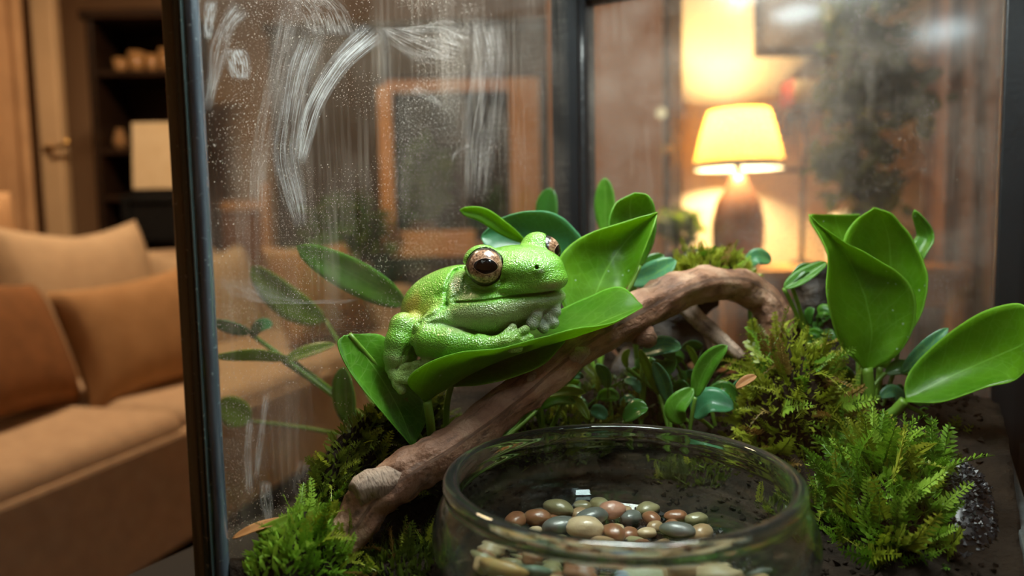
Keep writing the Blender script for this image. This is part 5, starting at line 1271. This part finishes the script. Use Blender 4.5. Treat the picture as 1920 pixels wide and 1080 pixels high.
# near hind leg: thigh, folded shank, foot
add(chain([(820, 640, -40, 40), (780, 625, -12, 34), (758, 613, 4, 27)], 10), 12)
add(chain([(757, 612, 6, 26), (750, 640, 14, 25), (744, 668, 16, 22), (738, 688, 12, 14)], 8), 4)
add(chain([(762, 625, -6, 24), (760, 665, -8, 22), (745, 692, 2, 13)], 8), 5)
add(chain([(738, 690, 12, 13), (742, 700, 24, 10), (752, 702, 32, 9)], 6), 5)
for f in ([(742, 700, 24, 9), (768, 686, 36, 9), (785, 682, 44, 9.5), (806, 676, 48, 11)], [(744, 702, 26, 8), (760, 700, 38, 7.5), (784, 694, 48, 8.5)], [(742, 702, 26, 8), (748, 716, 34, 8), (757, 726, 38, 9)], [(740, 702, 22, 7), (752, 708, 38, 7), (772, 708, 48, 8)]): add(chain(f, 4), 3)
# far hind knee, peeping past the rump
add(chain([(850, 640, -110, 34), (880, 640, -140, 26)], 8), 12)
# ---- carving: mouth, ear fold, creases
hx = [X_-np.float32(HM[0]), Y_-np.float32(HM[1]), W_-np.float32(HM[2])]
cf = sum(a*np.float32(b) for a, b in zip(hx, HF)); chh = sum(a*np.float32(b) for a, b in zip(hx, HU))
mline = -52.0-0.10*(115-cf)+0.0004*(115-cf)**2*0
D += (5.0*np.exp(-((chh-mline)/1.9)**2)*(1/(1+np.exp(-(cf+74)/4)))*np.clip((X_-848)/10, 0, 1)).astype(np.float32)
def crease(pts, depth, sig, wmin=-20.0, wmax=200.0):
    """groove drawn down the near side of the body along a polyline (x, y)"""
    global D
    best = None
    for (x0, y0), (x1, y1) in zip(pts, pts[1:]):
        dx, dy = x1-x0, y1-y0; t_ = np.clip(((X_-x0)*dx+(Y_-y0)*dy)/(dx*dx+dy*dy), 0, 1)
        d = np.sqrt((X_-x0-t_*dx)**2+(Y_-y0-t_*dy)**2); best = d if best is None else np.minimum(best, d)
    g = depth*np.exp(-(best/sig)**2)
    D += (g*((W_ > wmin) & (W_ < wmax))).astype(np.float32)
crease([(871, 498), (852, 508), (840, 530), (836, 552), (838, 572)], 7.0, 3.2)
crease([(872, 520), (866, 548), (848, 560)], 3.0, 3.0)
crease([(838, 572), (825, 586), (790, 604), (782, 625), (778, 660)], 4.0, 4.2)
crease([(792, 607), (830, 602), (862, 612), (890, 622)], 3.4, 3.6)
crease([(746, 690), (760, 662), (768, 648)], 2.5, 2.5)
crease([(868, 520), (880, 540), (905, 549), (930, 543), (944, 524)], 4.0, 3.6, 20)
crease([(832, 548), (822, 556)], 3.0, 6.0)
# ear drum: shallow hollow in front of the fold
def dent(c, r, depth):
    global D
    q = np.sqrt(((X_-c[0])/r[0])**2+((Y_-c[1])/r[1])**2+((W_-c[2])/r[2])**2); D += (depth*np.exp(-q**2)).astype(np.float32)
dent((855, 532, 40), (11, 20, 60), 4.0)
# eye sockets and nostrils
D = np.maximum(D, -(np.sqrt((X_-EN[0])**2+(Y_-EN[1])**2+(W_-EN[2]-3)**2)-35.0)).astype(np.float32)
D = np.maximum(D, -(np.sqrt((X_-EF[0])**2+(Y_-EF[1])**2+(W_-EF[2]-3)**2)-32.0)).astype(np.float32)
# find the surface along the nostril sight lines
def surf_w(px, py):
    i = int(round((px-xs[0])/VOX)); j = int(round((py-ys[0])/VOX)); col = D[i, j, :]; k = np.where(col < 0)[0]
    return float(ws[k[-1]]) if len(k) else 0.0
nw = surf_w(1003, 507)
dent((1003, 508, nw), (11, 10, 11), -5.0)
D = np.maximum(D, -cone((999, 504, nw+12), (1001, 505, nw-14), 4.4, 3.2)).astype(np.float32)      # nostril: a real hole
n2w = surf_w(1046, 505)
# ---- surface nets
def nets(D):
    s_ = D < 0; nx, ny, nz = D.shape
    acc = np.zeros((nx-1, ny-1, nz-1, 3), np.float32); cnt = np.zeros((nx-1, ny-1, nz-1), np.float32)
    sl = lambda o_, n_: slice(o_, n_-1+o_)
    corner = [(i, j, k) for i in (0, 1) for j in (0, 1) for k in (0, 1)]
    for a in corner:
        for ax_ in range(3):
            if a[ax_]: continue
            b = list(a); b[ax_] = 1
            A = D[sl(a[0], nx), sl(a[1], ny), sl(a[2], nz)]; B = D[sl(b[0], nx), sl(b[1], ny), sl(b[2], nz)]
            c_ = (A < 0) != (B < 0); t_ = np.where(c_, A/np.where(c_, A-B, 1), 0)
            for d in range(3): acc[..., d] += np.where(c_, a[d]+(t_ if d == ax_ else 0), 0)
            cnt += c_
    act = cnt > 0; idx = -np.ones(act.shape, np.int64); idx[act] = np.arange(act.sum())
    ii = np.argwhere(act); V = ii+acc[act]/cnt[act][:, None]
    F = []
    for ax_ in range(3):
        u, v = (ax_+1) % 3, (ax_+2) % 3
        lo = [slice(None)]*3; hi = [slice(None)]*3; lo[ax_] = slice(0, -1); hi[ax_] = slice(1, None)
        ch = np.argwhere(s_[tuple(lo)] != s_[tuple(hi)])
        ch = ch[(ch[:, u] > 0) & (ch[:, v] > 0) & (ch[:, u] < D.shape[u]-1) & (ch[:, v] < D.shape[v]-1)]
        inside = s_[tuple(ch.T)]
        q = []
        for du, dv in ((-1, -1), (0, -1), (0, 0), (-1, 0)):
            c_ = ch.copy(); c_[:, u] += du; c_[:, v] += dv; q.append(idx[tuple(c_.T)])
        q = np.stack(q, 1); q[~inside] = q[~inside][:, ::-1]; F.append(q)
    return V, np.concatenate(F)
Vn, Fn = nets(D)
# keep the largest piece: drop stray islands by label propagation over faces
lab = np.arange(len(Vn))
for _ in range(400):
    m_ = lab[Fn].min(1); new = lab.copy(); np.minimum.at(new, Fn.ravel(), np.repeat(m_, 4)); new = new[new]
    if (new == lab).all(): break
    lab = new
big = np.bincount(lab).argmax(); keep = lab == big; remap = -np.ones(len(Vn), np.int64); remap[keep] = np.arange(keep.sum())
Fn = remap[Fn[keep[Fn[:, 0]]]]; Vn = Vn[keep]
VP = np.stack([xs[0]+Vn[:, 0]*VOX, ys[0]+Vn[:, 1]*VOX, ws[0]+Vn[:, 2]*VOX], 1)
# light smoothing of the lattice steps
for _ in range(2):
    sm = np.zeros_like(VP); ct = np.zeros(len(VP))
    for a, b in ((0, 1), (1, 2), (2, 3), (3, 0)):
        np.add.at(sm, Fn[:, a], VP[Fn[:, b]]); np.add.at(sm, Fn[:, b], VP[Fn[:, a]]); np.add.at(ct, Fn[:, a], 1); np.add.at(ct, Fn[:, b], 1)
    VP = VP*0.5+0.5*sm/ct[:, None]
gx, gy, gz = np.array(GX), np.array(GY), np.array(GZ)
VW = np.array(FO)+((VP[:, :1]-890)*gx+(560-VP[:, 1:2])*gy+VP[:, 2:]*gz)*UNIT
frog = empty('tree_frog', w2((880, 660, 20)), 'plump bright green tree frog with copper eyes sitting on a cupped leaf', 'frog')
# pigment
def blob(c, r): return np.exp(-((VP[:, 0]-c[0])/r[0])**2-((VP[:, 1]-c[1])/r[1])**2)
hv = VP-HM; vf, vh = hv@HF, hv@HU
col = np.tile(np.array((0.155, 0.46, 0.022)), (len(VP), 1))
def tint(c, f):
    global col
    f = np.clip(f, 0, 1)[:, None]; col = col*(1-f)+np.array(c)*f
nzv = np.array([mnoise.noise(Vector(p)*0.035) for p in VP[:: 1]]) if len(VP) < 400000 else np.zeros(len(VP))
tint((0.20, 0.55, 0.03), 0.35*(nzv+0.4))
ml = -52.0-0.10*(115-vf)
head = (vf > -85) & (VP[:, 2] > -60)
tint((0.30, 0.42, 0.15), 0.95*np.clip((ml-vh-2)/10, 0, 1)*np.clip((VP[:, 0]-836)/26, 0, 1)*np.clip((622-VP[:, 1])/14, 0, 1)*(VP[:, 1] > 540))      # pale throat
tint((0.30, 0.40, 0.16), 0.75*blob((890, 605), (55, 26))*np.clip((VP[:, 2]+10)/10, 0, 1)*np.clip((626-VP[:, 1])/10, 0, 1))
tint((0.50, 0.46, 0.05), 1.0*blob((778, 576), (30, 24))*(0.8+0.9*nzv))              # yellow flank
tint((0.20, 0.22, 0.10), 0.85*blob((855, 532), (12, 24))*(VP[:, 2] > 0))             # ear drum
tint((0.34, 0.24, 0.12), 0.8*blob((1040, 540), (34, 10))*(vh > ml-2))                # brownish lip
tint((0.25, 0.50, 0.10), 0.5*blob((760, 605), (26, 16)))
tint((0.30, 0.42, 0.17), 0.65*blob((742, 672), (22, 26)))                            # shank
hp = np.array([(1014, 576, 42), (1010, 572, 49), (1004, 586, 55), (994, 606, 60), (1024, 574, 37), (1035, 570, 41), (1037, 584, 44), (1024, 593, 42), (1033, 604, 46), (1012, 610, 50), (1016, 614, 52)], dtype=float)
hdist = np.min(np.linalg.norm(VP[:, None, :]-hp[None], axis=2), axis=1) if len(VP) < 400000 else np.full(len(VP), 99.0)
tint((0.52, 0.62, 0.46), 0.85*np.clip((17-hdist)/4, 0, 1))     # pale far hand
tint((0.33, 0.45, 0.15), 0.7*(VP[:, 1] > 664)*(VP[:, 2] > 20))                       # foot
tint((0.42, 0.50, 0.25), 0.8*blob((806, 676), (12, 12))*(VP[:, 2] > 30))
tint((0.27, 0.42, 0.08), 0.7*blob((955, 636), (40, 16))*(VP[:, 2] > 50))
tint((0.34, 0.50, 0.20), 0.6*blob((822, 600), (26, 10))*(VP[:, 2] > 20))
tint((0.40, 0.36, 0.05), 0.9*blob((774, 572), (22, 20))*np.clip(0.6+1.5*nzv, 0, 1)*(VP[:, 2] < 0))
tint((0.45, 0.50, 0.32), 0.7*blob((1008, 510), (5, 4))*(VP[:, 2] > nw-14))
me = bpy.data.meshes.new('body'); me.vertices.add(len(VW)); me.vertices.foreach_set('co', VW.astype(np.float32).ravel())
me.loops.add(len(Fn)*4); me.loops.foreach_set('vertex_index', Fn.astype(np.int32).ravel())
me.polygons.add(len(Fn)); me.polygons.foreach_set('loop_start', np.arange(0, len(Fn)*4, 4, dtype=np.int32)); me.polygons.foreach_set('loop_total', np.full(len(Fn), 4, dtype=np.int32))
me.polygons.foreach_set('use_smooth', np.ones(len(Fn), dtype=bool)); me.update(calc_edges=True); me.validate()
at = me.color_attributes.new('skin', 'FLOAT_COLOR', 'POINT'); at.data.foreach_set('color', np.concatenate([col, np.ones((len(col), 1))], 1).astype(np.float32).ravel())
m, t, out = nt('frog_skin'); b = N(t, 'BsdfPrincipled'); t.links.new(b.outputs[0], out.inputs[0])
b.inputs['Roughness'].default_value = 0.42; b.inputs['Coat Weight'].default_value = 1.0; b.inputs['Coat Roughness'].default_value = 0.09
b.inputs['Subsurface Weight'].default_value = 0.12; b.inputs['Subsurface Radius'].default_value = (0.6, 1.0, 0.2); b.inputs['Subsurface Scale'].default_value = 0.0015
at_ = N(t, 'Attribute', attribute_name='skin'); tc = N(t, 'TexCoord')
n1_ = N(t, 'TexNoise', i_Scale=1000.0, i_Detail=3.0); t.links.new(tc.outputs['Object'], n1_.inputs['Vector'])
vo = N(t, 'TexVoronoi', i_Scale=1500.0); t.links.new(tc.outputs['Object'], vo.inputs['Vector'])
c = mixc(t, math_(t, 'MULTIPLY', n1_.outputs['Fac'], 0.5), at_.outputs['Color'], (0.05, 0.20, 0.01), 'MIX')
c = mixc(t, 0.16, at_.outputs['Color'], c)
t.links.new(c, b.inputs['Base Color'])
bp = N(t, 'Bump', i_Strength=0.85, i_Distance=0.0004); t.links.new(math_(t, 'ADD', n1_.outputs['Fac'], math_(t, 'MULTIPLY', vo.outputs['Distance'], 0.9)), bp.inputs['Height'])
t.links.new(bp.outputs[0], b.inputs['Normal']); t.links.new(bp.outputs[0], b.inputs['Coat Normal'])
me.materials.append(m); fb = bpy.data.objects.new('body', me); put(fb, frog)
# eyes: ball with a copper iris, dark rim, and a horizontal black pupil
def eye(c, r_, facing, up_hint, pup):
    f = Vector(facing).normalized(); u_ = Vector(up_hint); u_ = (u_-f*u_.dot(f)).normalized(); s_ = u_.cross(f)
    V = []; F = []; UV = []; nr, ns = 26, 48
    for i in range(nr+1):
        ph = math.pi*i/nr
        for j in range(ns):
            th = 2*math.pi*j/ns; d = f*math.cos(ph)+(s_*math.cos(th)+u_*math.sin(th))*math.sin(ph)
            V.append(d*r_+Vector(c)); UV.append((0.5+0.5*ph/math.pi*math.cos(th), 0.5+0.5*ph/math.pi*math.sin(th)))
    for i in range(nr):
        for j in range(ns): F.append((i*ns+j, (i+1)*ns+j, (i+1)*ns+(j+1) % ns, i*ns+(j+1) % ns))
    o = mobj('eye', [w2((v[0], -v[1], v[2])) if False else w2((v.x, v.y, v.z)) for v in V], F, M['iris'], frog, uv=UV)
    # pupil: lens shaped cap a hair above the ball
    a_, b_ = pup; V = []; F = []; n_ = 40; rings = 6
    for i in range(rings+1):
        k = i/rings
        for j in range(n_):
            th = 2*math.pi*j/n_; x_ = a_*k*math.copysign(abs(math.cos(th))**1.0, math.cos(th)); y_ = b_*k*math.sin(th)*(1-0.25*abs(math.cos(th)))
            d = (f+s_*x_+u_*y_).normalized(); V.append(Vector(c)+d*(r_+0.5+0.9*(1-k*k)))
    for i in range(rings):
        for j in range(n_): F.append((i*n_+j, (i+1)*n_+j, (i+1)*n_+(j+1) % n_, i*n_+(j+1) % n_))
    mobj('pupil', [w2((v.x, v.y, v.z)) for v in V], F, M['pupil'], o)
    V2_ = []
    for i in range(rings+1):
        k = i/rings
        for j in range(n_):
            th = 2*math.pi*j/n_; x_ = (a_+.03)*k*math.cos(th); y_ = (b_+.05)*k*math.sin(th)*(1-0.25*abs(math.cos(th)))
            d = (f+s_*x_+u_*y_).normalized(); V2_.append(Vector(c)+d*(r_+0.3))
    mobj('pupil_rim', [w2((v.x, v.y, v.z)) for v in V2_], F, M['pupil_rim'], o)
    return o
m, t, out = nt('copper_iris'); b = N(t, 'BsdfPrincipled'); t.links.new(b.outputs[0], out.inputs[0]); b.inputs['Roughness'].default_value = 0.3; b.inputs['Coat Weight'].default_value = 1.0; b.inputs['Coat Roughness'].default_value = 0.02
tc = N(t, 'TexCoord'); vs = N(t, 'VectorMath', operation='DISTANCE'); t.links.new(tc.outputs['UV'], vs.inputs[0]); vs.inputs[1].default_value = (0.5, 0.5, 0)
n1_ = N(t, 'TexNoise', i_Scale=900.0, i_Detail=5.0, i_Roughness=0.7); t.links.new(tc.outputs['Object'], n1_.inputs['Vector'])
c = ramp(t, n1_.outputs['Fac'], [(0.38, (0.025, 0.012, 0.006)), (0.46, (0.26, 0.12, 0.06)), (0.56, (0.52, 0.30, 0.18)), (0.68, (0.75, 0.55, 0.40))]).outputs[0]
rg = ramp(t, vs.outputs['Value'], [(0.0, (0,)*3), (0.158, (0,)*3), (0.172, (1,)*3)]).outputs[0]
t.links.new(mixc(t, rg, c, (0.006, 0.005, 0.004)), b.inputs['Base Color']); M['iris'] = m
M['pupil_rim'] = plain('pale_iris_rim', (0.75, 0.50, 0.38), (0.62, 0.38, 0.28), 0.3, 400.0, coat=0.8)
M['pupil'] = plain('pupil_black', (0.002, 0.002, 0.002), (0.002, 0.002, 0.002), 0.08, 5.0, coat=1.0)
eye(EN, 35.0, (0.02, 0.0, 1.0), (0.06, -1, 0.0), (0.78, 0.44))
eye(EF, 31.5, (0.93, 0.04, 0.36), (-0.12, -1, -0.05), (0.72, 0.50))
